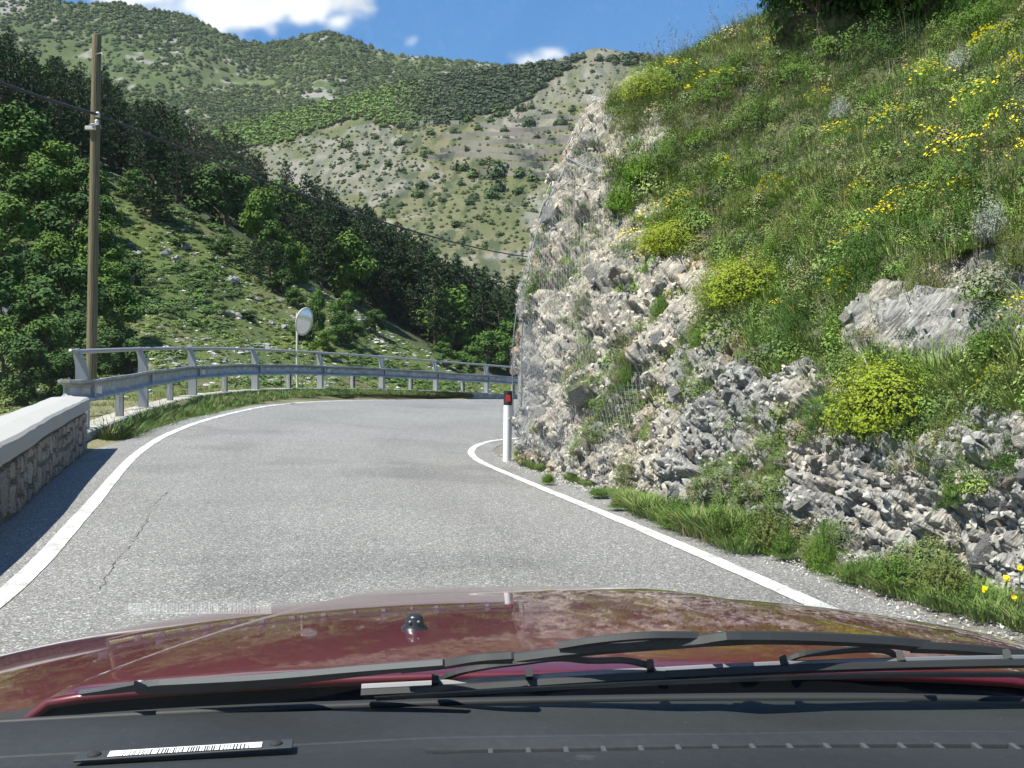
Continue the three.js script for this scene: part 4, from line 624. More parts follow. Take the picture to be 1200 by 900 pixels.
{ // ragged grass along both edges of the road
  const r = rng(131), m = [], c = [], g = tuftGeo(7, 26, 0.2, 0.10, 0.006, 0.9);
  for (let k = 0; k < 4200; k++) { const D = 4.2 + r() * 10.3, x = footX(D) - lerp(0.42, 0.24, smooth(6.5, 10, D)) * Math.pow(r(), 1.4) * (0.5 + 0.9 * Math.max(0, 0.5 + fbm(D * 0.8, 1, 2, 2))) + 0.12, v = 0.7 + 0.5 * r(); if (fbm(x * 2, 4, D * 1.3, 2) < lerp(-0.22, -0.05, smooth(7, 9, D))) continue; m.push(placed(V(x, 0.02, D), UPV, (0.45 + 0.5 * r()) * (0.8 + 1.6 * Math.max(0, fbm(D * 1.1, 7, 3, 2))) * lerp(0.95, 0.5, smooth(7, 10, D)), r() * 6.28)); c.push(r() < 0.2 ? rgb(0.27 * v, 0.26 * v, 0.10 * v) : rgb(0.15 * v, 0.245 * v, 0.045 * v)); }
  stuff('roadside_grass', g, leafWhite, m, c, 'fresh grass fringe at the foot of the rock', 'grass');
  const m2 = [], c2 = []; // between the asphalt and the kerb
  for (let k = 0; k < 5200; k++) { const s = Math.pow(r(), 0.9) * 25.5, n = railIn(s), wide = lerp(0.5, 1.15, smooth(0, 8, s)) * smooth(25.5, 17, s) + 0.1, f = Math.pow(r(), 0.8), p = railAt(s).clone().addScaledVector(n, 0.22 + f * wide); p.y -= lerp(0.25, 0.14, smooth(0, 10, s)) + 0.05 * f; const v = 0.65 + 0.55 * r(), dry = r() < 0.16; if (f > 0.75 && r() < 0.5) continue; m2.push(placed(p, UPV, (0.7 + 1.1 * r() * r()) * (1.15 - 0.5 * f) * lerp(1.3, 0.8, smooth(0, 12, s)), r() * 6.28)); c2.push(dry ? rgb(0.28 * v, 0.25 * v, 0.11 * v) : rgb(0.10 * v, 0.185 * v, 0.03 * v)); }
  stuff('kerb_grass', g, leafWhite, m2, c2, 'rough grass growing against the kerb under the guard rail', 'grass');
  const m3 = [], c3 = []; // meadow behind the kerb
  for (let k = 0; k < 4200; k++) { const s = r() * (railLen - 1), n = railIn(s), f = r(), p = railAt(s).clone().addScaledVector(n, -0.3 - f * 2.2); p.y -= 0.16 + Math.max(0, f * 2.2 - 1) * 0.45; const v = 0.7 + 0.5 * r(), dry = r() < 0.4; m3.push(placed(p, UPV, 0.8 + 0.7 * r(), r() * 6.28)); c3.push(dry ? rgb(0.30 * v, 0.27 * v, 0.10 * v) : rgb(0.14 * v, 0.21 * v, 0.045 * v)); }
  stuff('meadow_grass', g, leafWhite, m3, c3, 'sunlit yellowing grass behind the kerb', 'grass');
}
{ // three single yellow flowers by the road, near the bonnet
  const r = rng(7); for (const [x, y] of [[1151, 690], [1177, 678], [1193, 665], [1185, 700]]) { const D = 4.75, p = seenAt(x, y, D), t = thing('dandelion', 'single yellow dandelion flower on a thin stem by the road', 'flower', V(p.x, 0.03, D), 'dandelions by the road'); part('stem', tube([new THREE.Vector3(0, -0.05, 0), new THREE.Vector3(0.01, p.y - 0.03, 0)], 0.003, 5), leafTones.fresh, t); const f = part('flower_head', flowersGeo(x, [0, 1, 2, 3, 4, 5].map(() => new THREE.Vector3((r() - 0.5) * 0.012, (r() - 0.5) * 0.008, (r() - 0.5) * 0.012)), 0.015), mFlower, t); f.position.set(0.01, p.y - 0.03, 0); f.rotation.x = 0.6; }
}
{ // fallen net of wire over the rock corner
  const t = thing('rockfall_netting', 'grey wire rockfall netting with cables draped over the rock corner', 'netting', bankBase(13.6, 0)), o = t.position.clone(), wire = M([0.30, 0.31, 0.32], 0.5, { metalness: 0.6 });
  const at = (D, t2, k = 0.07) => { const q = bankAt(D, t2), b = bankBase(D, t2), n = q.n, d = Math.max(0.02, q.p.clone().sub(b).dot(n)); return b.addScaledVector(n, d + k).sub(o); };
  const cache = {}, node = (i, j) => { const key = i * 1000 + j; if (!cache[key]) { const D = 14.55 - (j * 0.075), len = rockTop(D), t2 = TR * (1 - 0.02) - (i + (j % 2 ? 0.5 : 0)) * 0.062 / len * TR; cache[key] = t2 > 0.09 * TR ? at(D, t2, 0.025 + 0.03 * noise3(D * 1.4, t2 * 9, 2)) : false; } return cache[key]; };
  const b = new Buf(), seg = (p, q) => { if (!p || !q) return; const d = q.clone().sub(p), n = new THREE.Vector3(0.6, 0.3, 0.74).cross(d).normalize().multiplyScalar(0.0016), m = d.clone().cross(n).normalize().multiplyScalar(0.0016); const r = [n, n.clone().multiplyScalar(-0.5).add(m), n.clone().multiplyScalar(-0.5).sub(m)], A = r.map(x => b.pv(p.clone().add(x))), B = r.map(x => b.pv(q.clone().add(x))); for (let k = 0; k < 3; k++) b.quad(A[k], A[(k + 1) % 3], B[(k + 1) % 3], B[k]); };
  for (let j = 0; j < 60; j++) for (let i = 0; i < 84; i++) { const p = node(i, j); if (!p) continue; if ((i + (j >> 1)) % 1 === 0) { seg(p, node(i, j + 1)); seg(p, node(j % 2 ? i + 1 : i - 1, j + 1)); } }
  const net = part('wire_mesh', b.geo(), wire, t); net.userData.kind = 'stuff';
  for (const list of [[[14.6, 0.49], [14.2, 0.40], [13.9, 0.30], [13.7, 0.2], [13.65, 0.08]], [[13.8, 0.48], [13.6, 0.36], [13.3, 0.25], [13.25, 0.1]], [[14.7, 0.49], [14.1, 0.45], [13.5, 0.46], [12.9, 0.49]], [[13.3, 0.44], [13.7, 0.40], [14.15, 0.37], [14.4, 0.33]], [[14.5, 0.51], [14.5, 0.36], [14.4, 0.2], [14.3, 0.1]]]) part('cable', tube(spline(list.map(([D, q]) => at(D, q, 0.045)), 24), 0.008, 5), wire, t);
}
// ------------------------------------------------------------------ trees across the gully
const farLeaf = c => M(c, 0.9);
const broad = [treeGeo(301, 18, 5200, 0.033, { low: 0.14 }), treeGeo(302, 15, 4800, 0.034, { w: 0.40, low: 0.1 }), treeGeo(303, 20, 5400, 0.032, { w: 0.3, low: 0.08 })];
const pines = [pineGeo(401, { w: 0.22, low: 0.12, levels: 20 }), pineGeo(402, { w: 0.27, low: 0.06, levels: 20 }), pineGeo(403, { w: 0.2, low: 0.18, levels: 20 }), pineGeo(404, { w: 0.29, low: 0.22, levels: 16 })];
const mBark = M([0.10, 0.075, 0.055], 1), mBroad = [farLeaf([0.052, 0.118, 0.010]), farLeaf([0.036, 0.088, 0.009]), farLeaf([0.082, 0.155, 0.013])], mPine = [farLeaf([0.024, 0.058, 0.017]), farLeaf([0.030, 0.066, 0.02]), farLeaf([0.036, 0.076, 0.02])];
function tree(p, H, W, kind, name, label, group, seed) {
  const r = rng(seed), set = kind === 'pine' ? pines : broad, g = set[Math.floor(r() * set.length)], t = thing(name, label, 'tree', p.clone().add(new THREE.Vector3(0, -0.1, 0)), group);
  t.rotation.y = r() * 6.28; const base = kind === 'pine' ? 0.42 : 0.78, sx = W ? W / base : H * (0.9 + 0.3 * r());
  const a = part('trunk', g.wood, mBark, t), b = part('crown', g.crown, (kind === 'pine' ? mPine : mBroad)[Math.floor(r() * 3)], t); a.scale.set(sx, H, sx); b.scale.set(sx, H, sx); return t;
}
const onLand = (x, y) => slopeA.hit(x, y) || slopeB.hit(x, y);
// foot in the photograph, height and width in pixels
for (const [x, y, h, w] of [[180, 260, 72, 62], [240, 236, 72, 52], [316, 338, 58, 44], [300, 322, 48, 30], [70, 205, 112, 60], [30, 190, 110, 60], [96, 195, 96, 48], [125, 186, 80, 44], [150, 190, 70, 40], [5, 185, 120, 60], [413, 352, 100, 52], [395, 340, 110, 50], [440, 362, 105, 54], [470, 378, 96, 50], [498, 392, 104, 52], [520, 402, 92, 50], [548, 415, 100, 54], [565, 420, 84, 46], [585, 428, 92, 50], [455, 372, 60, 34], [376, 330, 80, 44], [480, 388, 50, 28], [532, 412, 56, 34], [215, 200, 50, 40], [350, 318, 70, 42], [55, 195, 110, 60], [15, 175, 110, 60], [110, 200, 84, 50], [140, 205, 60, 40], [425, 358, 96, 52], [455, 366, 100, 54], [484, 384, 104, 54], [510, 396, 100, 54], [535, 408, 104, 54], [575, 424, 96, 52], [404, 345, 100, 50], [362, 325, 76, 46], [385, 334, 90, 50]]) {
  const p = onLand(x, y); if (!p) continue; const sc = -p.z / F; tree(p, h * sc, w * sc, 'pine', 'pine_tree', 'dark pine standing on the grassy spur', 'pines on the spur', x * 31 + y);
}
for (const [x, y, h, w] of [[20, 225, 100, 90], [45, 275, 80, 84], [85, 300, 74, 70], [118, 318, 60, 60], [70, 400, 92, 84], [140, 400, 66, 62], [30, 470, 76, 70], [130, 440, 56, 50], [100, 455, 60, 60], [5, 400, 60, 60], [305, 300, 78, 46], [335, 290, 76, 48], [322, 318, 60, 40], [350, 335, 50, 34], [362, 320, 26, 26], [372, 395, 60, 24], [380, 420, 34, 30], [400, 405, 40, 36], [290, 262, 44, 34], [575, 438, 50, 44], [550, 440, 36, 36], [595, 436, 60, 46], [430, 345, 46, 30], [160, 240, 40, 34], [60, 330, 60, 50], [262, 300, 22, 26], [290, 375, 12, 22], [210, 290, 14, 20], [345, 360, 24, 24], [415, 400, 26, 30], [20, 340, 40, 50], [55, 440, 70, 60], [150, 440, 44, 46], [5, 450, 80, 60], [80, 470, 60, 60], [110, 370, 70, 60], [45, 390, 70, 64], [10, 300, 70, 66], [150, 345, 40, 36], [60, 240, 76, 60], [100, 250, 66, 56], [35, 355, 60, 54], [120, 280, 50, 50], [-10, 360, 80, 70], [135, 350, 44, 40], [90, 425, 60, 56], [330, 345, 34, 30], [355, 400, 30, 30], [405, 375, 34, 30], [440, 392, 30, 28], [300, 280, 60, 44], [520, 430, 30, 30]]) {
  const p = onLand(x, y); if (!p) continue; const sc = -p.z / F; tree(p, h * sc, w * sc, 'broad', h < 30 ? 'young_tree' : 'broadleaf_tree', h < 30 ? 'small leafy sapling on the grassy spur' : 'leafy green broadleaf tree growing on the spur', h < 30 ? 'saplings on the spur' : 'broadleaf trees on the spur', x * 17 + y);
}
{ // the wood on the slope behind
  const r = rng(501); let n = 0; for (let k = 0; k < 900 && n < 250; k++) {
    const px = -40 + r() * 700, D = 132 + r() * 78, u = (px - 600) / F, p = V(u * D, slopeB.h(u, D), D), py = HY + (CAM_H - p.y) * F / D; if (py > crestA(px) + 30) continue;
    if (fbm(p.x * 0.05 + 4, D * 0.05, 3, 2) < -0.3) continue; const oak = r() < 0.14;
    tree(p, (oak ? 6 : 9) + r() * 4.5, 0, oak ? 'broad' : 'pine', oak ? 'woodland_tree' : 'woodland_pine', oak ? 'light green broadleaf tree among the dark pines of the wood' : 'dark pine in the dense wood behind the spur', oak ? 'broadleaf trees in the wood' : 'pines of the wood', 700 + k); n++;
  }
}
{ // boulders and scrub on the spur
  const r = rng(521), gm = [[0.42, 0.41, 0.39], [0.34, 0.33, 0.32]].map(c => new THREE.MeshStandardMaterial({ color: rgb(...c), roughness: 1, map: texGrain }));
  for (const [x, y, w] of [[268, 330, 20], [262, 370, 18], [275, 372, 14], [205, 305, 22], [196, 296, 16], [250, 305, 14], [320, 380, 16], [334, 385, 14], [290, 402, 14], [185, 330, 12], [15, 330, 36], [30, 300, 28], [10, 370, 30], [40, 315, 22], [420, 375, 10], [225, 410, 14], [208, 420, 20], [190, 300, 12], [218, 292, 12], [310, 408, 14], [345, 375, 12], [50, 345, 18], [150, 330, 14], [160, 300, 12], [300, 352, 8], [240, 345, 8], [270, 425, 14]]) {
    const p = onLand(x, y); if (!p) continue; const sc = -p.z / F, s = w * sc / 2, t = thing('boulder', 'grey limestone boulder sitting in the grass of the spur', 'boulder', p, 'boulders on the spur'); const n = 2 + Math.floor(r() * 3);
    for (let k = 0; k < n; k++) { const m = part('stone', stoneShapes[Math.floor(r() * 9)], gm[k % 2], t); m.position.set((r() - 0.5) * s * 1.4, s * 0.25 * r(), (r() - 0.5) * s); m.rotation.set(r() * 6, r() * 6, r() * 6); m.scale.setScalar(s * (0.45 + 0.5 * r())); }
  }
  const bush = cushionGeo(61, 260, 0.22, { amp: 0.5 }), m = [], c = [], m2 = [], c2 = [], m3 = [], c3 = [];
  for (let k = 0; k < 15000; k++) { const px = -60 + r() * 690, D = 40 + Math.pow(r(), 0.8) * 95, u = (px - 600) / F, p = V(u * D, slopeA.h(u, D), D), n = fbm(p.x * 0.1 + 2, D * 0.1, 6, 3), v = 0.7 + 0.6 * r(); if (r() < 0.45) { const s = 0.12 + 0.30 * r() * r(); m2.push(placed(p, UPV, new THREE.Vector3(s, s * 0.6, s), r() * 6)); c2.push(rgb(0.40 * v, 0.385 * v, 0.36 * v)); if (outcropA(p.x, D) < 0.15 && r() < 0.7) { m2.pop(); c2.pop(); } } else { const s = (0.16 + 0.36 * r() * r()) * (n > 0.14 ? 1.8 : 1); m.push(placed(p, UPV, new THREE.Vector3(s, s * 0.6, s), r() * 6)); c.push(n > 0.14 ? rgb(0.075 * v, 0.135 * v, 0.022 * v) : r() < 0.07 ? rgb(0.25 * v, 0.28 * v, 0.20 * v) : rgb(0.135 * v, 0.19 * v, 0.038 * v)); } }
  stuff('spur_scrub', bush, leafWhite, m, c, 'low tussocks and scrub over the grassy spur', 'scrub'); stuff('spur_stones', stoneShapes[2], new THREE.MeshStandardMaterial({ color: rgb(1, 1, 1), roughness: 1 }), m2, c2, 'pale stones strewn over the outcrops of the spur', 'stones');
}
// ------------------------------------------------------------------ shrubs, woods and terrace walls on the mountains
{
  const r = rng(601), bush = [cushionGeo(71, 320, 0.26, { flat: 0.95, amp: 0.45 }), cushionGeo(72, 320, 0.26, { flat: 0.85, amp: 0.6 })], tones = [farLeaf([0.06, 0.115, 0.03]), farLeaf([0.048, 0.09, 0.03]), farLeaf([0.085, 0.14, 0.035])];
  const trunkG = tube([new THREE.Vector3(0, -0.3, 0), new THREE.Vector3(0, 0.5, 0)], 0.08, 5);
  const spots = [[586, 131, 20], [611, 127, 13], [622, 125, 10], [511, 132, 11], [547, 139, 13], [521, 141, 10], [505, 155, 11], [592, 153, 11], [620, 143, 15], [657, 143, 17], [646, 164, 12], [532, 155, 9], [468, 166, 13], [500, 180, 15], [541, 196, 16], [554, 203, 15], [582, 200, 25], [610, 203, 15], [624, 208, 14], [495, 217, 15], [489, 227, 15], [583, 219, 19], [576, 228, 17], [556, 230, 12], [551, 236, 12], [607, 224, 13], [535, 263, 13], [433, 253, 13], [458, 252, 12], [405, 170, 12], [456, 192, 10], [421, 195, 9], [510, 207, 10], [440, 160, 9], [667, 255, 8], [575, 261, 8], [568, 287, 8], [540, 215, 9], [565, 190, 9], [600, 172, 8], [640, 190, 9], [660, 178, 8], [670, 150, 9], [690, 108, 9], [656, 86, 9], [470, 200, 8], [445, 210, 8], [520, 235, 9], [548, 175, 8], [480, 150, 9], [430, 180, 8], [630, 160, 8], [560, 150, 9], [575, 140, 10], [600, 140, 9], [640, 133, 10], [670, 128, 10], [505, 240, 8], [470, 240, 8], [560, 255, 8], [595, 245, 9], [615, 240, 8], [585, 275, 8], [545, 280, 8], [480, 275, 8], [505, 265, 9], [450, 230, 8]];
  for (const [x, y, w] of spots) { const p = slopeC.hit(x, y + w * 0.25); if (!p) continue; const s = w * -p.z / F / 2, t = thing('mountain_shrub', 'round dark green shrub on the dry terraced mountainside', 'shrub', p, 'single shrubs on the terraced mountain'); t.rotation.y = r() * 6; const a = part('foliage', bush[Math.floor(r() * 2)], tones[Math.floor(r() * 3)], t); a.scale.set(s, s * 1.05, s); const b = part('trunk', trunkG, mBark, t); b.scale.setScalar(s); }
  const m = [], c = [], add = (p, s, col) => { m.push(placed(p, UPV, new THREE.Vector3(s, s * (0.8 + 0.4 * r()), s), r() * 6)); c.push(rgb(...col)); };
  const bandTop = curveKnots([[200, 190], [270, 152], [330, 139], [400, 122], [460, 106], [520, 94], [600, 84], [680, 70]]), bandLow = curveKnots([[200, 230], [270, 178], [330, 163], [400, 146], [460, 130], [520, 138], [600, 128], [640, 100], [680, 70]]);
  for (let k = 0; k < 26000; k++) {
    const px = 150 + r() * 640, D = 250 + r() * 318, u = (px - 600) / F, h = slopeC.h(u, D), py = HY + (CAM_H - h) * F / D, v = 0.7 + 0.6 * r(), p = V(u * D, h, D), n = fbm(p.x * 0.02, D * 0.02, 4, 3);
    if (py > bandTop(px) - 3 && py < bandLow(px) + n * 46 + (r() - 0.5) * 14) { const dark = smooth(440, 520, px); if (r() < lerp(1, 0.55, smooth(560, 660, px))) add(p, 1.4 + 1.7 * r(), mixc([0.11 * v, 0.185 * v, 0.03 * v], [0.05 * v, 0.085 * v, 0.035 * v], dark)); continue; }  // right part of the band darkened: a cloud shadow put into the scrub colour
    if (r() < 0.20 + 0.6 * Math.max(0, n)) add(p, 0.35 + 1.0 * r() * r() * r() + 0.4 * r(), r() < 0.6 ? [0.10 * v, 0.13 * v, 0.05 * v] : [0.065 * v, 0.105 * v, 0.035 * v]);
  }
  for (let k = 0; k < 30000; k++) {
    const px = -40 + r() * 760, D = 600 + Math.pow(r(), 0.75) * 570, u = (px - 600) / F, h = slopeD.h(u, D), p = V(u * D, h, D), n = fbm(p.x * 0.008, D * 0.008, 7, 4), s = fbm(p.x * 0.016 + D * 0.004, h * 0.006, 6.2, 4), v = 0.7 + 0.6 * r(); if (s > 0.16 && r() < 0.72) continue; if (r() > 0.58 + n * 1.0) continue;
    add(p, 1.3 + 2.8 * r() * r(), r() < 0.5 ? [0.07 * v, 0.12 * v, 0.035 * v] : [0.10 * v, 0.15 * v, 0.04 * v]);
  }
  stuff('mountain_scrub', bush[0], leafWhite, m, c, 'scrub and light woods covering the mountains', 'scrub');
  // dry-stone terrace walls
  const wallMat = M([0.52, 0.48, 0.40], 1, { map: texGrain });
  for (const [y, x0, x1] of [[141, 598, 700], [152, 560, 690], [160, 520, 680], [168, 540, 690], [177, 515, 665], [184, 500, 640], [195, 590, 650], [205, 560, 640], [146, 470, 540]]) {
    const P = []; for (let x = x0; x <= x1; x += 3) { const p = slopeC.hit(x, y + 3 * noise3(x * 0.03, y, 1) + (x - x0) * 0.015); if (p) P.push(p); } if (P.length < 4) continue;
    for (let k = 1; k < P.length; k++) P[k].z = lerp(P[k - 1].z, P[k].z, 0.35), P[k].x = P[k].x, P[k].y = slopeC.h(P[k].x / -P[k].z, -P[k].z);
    const o = P[0].clone(), w = sweep([[-1.4, -1.5], [-1.2, 1.0], [1.0, 1.3], [1.4, -1.5]], P.map(p => p.clone().sub(o))), q = w.attributes.position; for (let i = 0; i < q.count; i++) if (q.getY(i) > 0) q.setY(i, q.getY(i) + 0.5 * noise3(q.getX(i) * 0.3, 2, q.getZ(i) * 0.3)); w.computeVertexNormals();
    const t = part(numbered('terrace_wall'), w, wallMat, scene); t.position.copy(o); tag(t, 'pale dry-stone terrace wall crossing the mountainside', 'wall', 'terrace walls on the mountain');
  }
}
{ // dark trees on the crest of the bank
  const defs = [[962, 46, 230, 3.0, 'dark leafy tree leaning out over the crest of the bank', 5], [1025, 30, 220, 3.6, 'dense dark tree at the top of the bank', 1], [1085, 15, 200, 3.2, 'bushy tree beside the dense dark tree on the bank', 2]];
  const big = [treeGeo(811, 34, 14000, 0.022, { w: 0.55, low: 0.0, cr: 0.17 }), treeGeo(812, 34, 14000, 0.022, { w: 0.5, low: 0.0, cr: 0.17 })];
  defs.forEach(([x, y, w, H, l, s], k) => { const h = bankHit(x, y); if (!h) { console.log('no hit', x, y); return; } const o = bankAt(h.D, h.t, false), t = thing('crest_tree', l, 'tree', o.p); t.rotation.y = s; const g = big[k % 2], a = part('trunk', g.wood, mBark, t), b = part('crown', g.crown, k === 2 ? leafTones.mid : leafTones.dark, t), W = k ? 1.9 : 1.6; for (const q of [a, b]) q.scale.set(W, H, W); });
}
// ------------------------------------------------------------------ the car the picture is taken from
{
  const YAW = 0.055, TH = 33 * Math.PI / 180;
  const car = thing('car', 'dark red car seen from inside over its dashboard, wipers and bonnet', 'car', null); car.rotation.y = YAW; car.position.set(0.1, 0, 0);
  const paint = new THREE.MeshPhysicalMaterial({ color: rgb(0.105, 0.006, 0.009), roughness: 0.4, metalness: 0.2, clearcoat: 1, clearcoatRoughness: 0.03, side: THREE.DoubleSide });
  const rubber = M([0.016, 0.018, 0.019], 0.6), plasticGrey = M([0.06, 0.066, 0.07], 0.5), black = M([0.012, 0.012, 0.013], 0.8), chrome = M([0.2, 0.205, 0.21], 0.5, { metalness: 0.5 });
  const texDash = dataTexture(512, (d, n) => { const r = rng(71); for (let y = 0; y < n; y++) for (let x = 0; x < n; x++) { const w = worley(x / 5, y / 5, 1.5); setPx(d, y * n + x, 175 + (w[1] - w[0]) * 80 + r() * 14); } });
  const texDust = dataTexture(1024, (d, n) => { const r = rng(73); for (let y = 0; y < n; y++) for (let x = 0; x < n; x++) { const f = fbm(x / 120, y / 60, 3, 5), s = fbm(x / 14, y / 7, 5, 3) > 0.36 && fbm(x / 160, y / 90, 8, 2) > 0.2 ? 34 : 0, sp = r() < 0.0006 ? 70 : 0; const v = 80 + f * 34 + r() * 10 + s + sp; setPx(d, y * n + x, v * 0.96, v, v * 1.03); } }, true, true);
  const dashMat = new THREE.MeshStandardMaterial({ color: rgb(0.155, 0.168, 0.178), map: texDust, roughness: 0.68, bumpMap: texDash, bumpScale: 0.0012, side: THREE.DoubleSide });
  const ray = (px, py) => new THREE.Vector3((px - 600) / F, -(py - HY) / F, -1).applyAxisAngle(UPV, -YAW), eye = new THREE.Vector3(-0.1, CAM_H, 0).applyAxisAngle(UPV, -YAW);
  const P0 = V(0, 0.92, 0.86), NRM = new THREE.Vector3(0, Math.cos(TH), -Math.sin(TH));
  const onGlass = (px, py, off = 0.012) => { const d = ray(px, py), t = (P0.clone().addScaledVector(NRM, off).sub(eye).dot(NRM)) / d.dot(NRM); return eye.clone().addScaledVector(d, t); };
  const atHeight = (px, py, h) => { const d = ray(px, py), t = (h - CAM_H) / d.y; return eye.clone().addScaledVector(d, t); };
  // bonnet with its raised middle panel
  const hoodH = curveKnots([[0.98, 0.900], [1.02, 0.905], [1.2, 0.894], [1.45, 0.868], [1.7, 0.833], [1.9, 0.793], [2.1, 0.722], [2.22, 0.62]]);
  const crease = D => 0.49 - 0.318 * (D - 1.05);
  const hoodY = (x, D) => { const ax = Math.abs(x); return hoodH(D) - 0.075 * Math.pow(ax / 0.9, 3) - lerp(0.034, 0.013, clamp((D - 1.05) / 0.65)) * smooth(crease(D) - 0.025, crease(D) + 0.04, ax) - 1.6 * Math.max(0, ax - 0.82) ** 1.5; };
  const hood = part('bonnet', grid(150, 90, (i, j) => { const x = lerp(-0.93, 0.93, i / 149), s = j / 89, D = lerp(1.0 - 0.04 * (x / 0.8) ** 2, 2.22 - 0.18 * (x / 0.8) ** 2, s); return { p: V(x, hoodY(x, Math.min(2.22, lerp(1.0, 2.22, s))), D) }; }), paint, car);
  part('bonnet_lip', tube(Array.from({ length: 61 }, (_, k) => { const x = lerp(-0.92, 0.92, k / 60); return V(x, hoodY(x, 1.0) - 0.006, 1.0 - 0.04 * (x / 0.8) ** 2); }), 0.006, 6), paint, hood);
  { const nz = part('washer_nozzle', new THREE.LatheGeometry([[0, 0.019], [0.006, 0.0185], [0.010, 0.015], [0.0115, 0.006], [0.016, 0.003], [0.0165, 0]].map(q => new THREE.Vector2(...q)), 20), M([0.02, 0.022, 0.024], 0.3), hood); const q = atHeight(486, 747, 0.882); nz.position.set(q.x, hoodY(q.x, -q.z) - 0.001, q.z); for (const dx of [-0.005, 0.005]) { const j = part('jet', new THREE.SphereGeometry(0.0022, 8, 6), chrome, nz); j.position.set(dx, 0.011, 0.0095); } }
  // cowl under the wipers
  part('cowl_panel', grid(40, 8, (i, j) => { const x = lerp(-0.9, 0.9, i / 39), s = j / 7; return { p: V(x, lerp(0.893, 0.862, Math.sin(s * Math.PI)) - 0.045 * Math.pow(Math.abs(x) / 0.72, 3), lerp(0.84, 1.03, s) - 0.14 * x * x) }; }), black, car);
  // windscreen
  const glass = new THREE.MeshPhysicalMaterial({ color: rgb(0.95, 0.97, 0.96), roughness: 0, transmission: 1, thickness: 0, ior: 1.5, specularIntensity: 0.45, side: THREE.DoubleSide });
  const ws = part('windscreen', grid(24, 12, (i, j) => { const x = lerp(-0.78, 0.78, i / 23) * lerp(1, 0.8, j / 11), t = lerp(-0.01, 0.92, j / 11); return { p: V(x, 0.92 + Math.sin(TH) * t, 0.86 - Math.cos(TH) * t - 0.14 * x * x) }; }), glass, car);
  part('windscreen_seal', tube(Array.from({ length: 41 }, (_, k) => { const x = lerp(-0.78, 0.78, k / 40); return V(x, 0.914, 0.872 - 0.14 * x * x); }), 0.004, 8), rubber, ws);
  // dashboard
  const prof = curveKnots; const dashKn = [[0.44, 0.78], [0.47, 0.88], [0.52, 0.918], [0.60, 0.929], [0.69, 0.930], [0.722, 0.927], [0.728, 0.923], [0.732, 0.905], [0.746, 0.903], [0.750, 0.919], [0.766, 0.922], [0.770, 0.9185], [0.774, 0.9205], [0.85, 0.9195], [0.862, 0.912], [0.90, 0.89]], slot = knots(dashKn), plain = knots([[0.44, 0.78], [0.47, 0.88], [0.52, 0.918], [0.60, 0.929], [0.69, 0.930], [0.722, 0.926], [0.750, 0.9215], [0.766, 0.922], [0.770, 0.9185], [0.774, 0.9205], [0.85, 0.9195], [0.862, 0.912], [0.90, 0.89]]);
  const rows = []; for (let D = 0.44; D < 0.68; D += 0.02) rows.push(D); for (let D = 0.68; D < 0.79; D += 0.001) rows.push(D); for (let D = 0.79; D <= 0.9; D += 0.01) rows.push(D);
  const dashY = (x, D) => { const w = smooth(-0.12, -0.10, x); return lerp(plain(D), slot(D), w) + 0.0012 * noise3(x * 9, D * 14, 2); };
  const bow = x => -0.11 * x * x;
  const dash = part('dashboard', grid(140, rows.length, (i, j) => { const x = lerp(-0.76, 0.76, i / 139), D = rows[j]; return { p: V(x, dashY(x, D), D + bow(x)), uv: [x / 1.6 + 0.5, D / 1.6] }; }), dashMat, car);
  for (let k = 0; k < 21; k++) { const x = -0.075 + k * 0.028, m = part('vent_rib', new RoundedBoxGeometry(0.004, 0.016, 0.014, 1, 0.001), plasticGrey, dash); m.position.copy(V(x, 0.914, 0.739 + bow(x))); if (k > 16) m.visible = true; }
  { const s = part('vent_insert', new RoundedBoxGeometry(0.075, 0.006, 0.012, 1, 0.002), M([0.10, 0.11, 0.115], 0.6), dash); s.position.copy(V(0.40, 0.9205, 0.738 + bow(0.4))); s.rotation.y = -0.09; }
  { // plate with a bar code strip, riveted on the left
    const a = atHeight(128, 885, 0.927), b = atHeight(307, 874, 0.927), mid = a.clone().lerp(b, 0.5), L = a.distanceTo(b), ang = Math.atan2(-(b.z - a.z), b.x - a.x);
    const pl = part('identification_plate', new RoundedBoxGeometry(L * 1.42, 0.002, 0.017, 1, 0.0008), M([0.028, 0.032, 0.035], 0.6), dash); pl.position.copy(mid); pl.rotation.y = ang;
    const cv = document.createElement('canvas'); cv.width = 1024; cv.height = 64; const c = cv.getContext('2d'); c.fillStyle = '#f0f1ee'; c.fillRect(0, 0, 1024, 64); c.fillStyle = '#2a2c2e'; const r = rng(99); let x = 78; while (x < 935) { const w = 3 + Math.floor(r() * 3) * 4; c.fillRect(x, 6, w, 58); x += w + 4 + Math.floor(r() * 3) * 5; }
    const tx = new THREE.CanvasTexture(cv); tx.colorSpace = THREE.SRGBColorSpace; const g = new THREE.PlaneGeometry(L, 0.0105); g.rotateX(-Math.PI / 2); const st = part('bar_code_strip', g, new THREE.MeshStandardMaterial({ map: tx, roughness: 0.6 }), pl); st.position.set(0, 0.0016, 0.0015);
    for (const s of [-1, 1]) { const v = part('rivet', new THREE.SphereGeometry(0.005, 12, 6, 0, 6.3, 0, 1.57), black, pl); v.position.set(s * L * 0.595, 0.0009, 0); v.scale.y = 0.5; }
  }
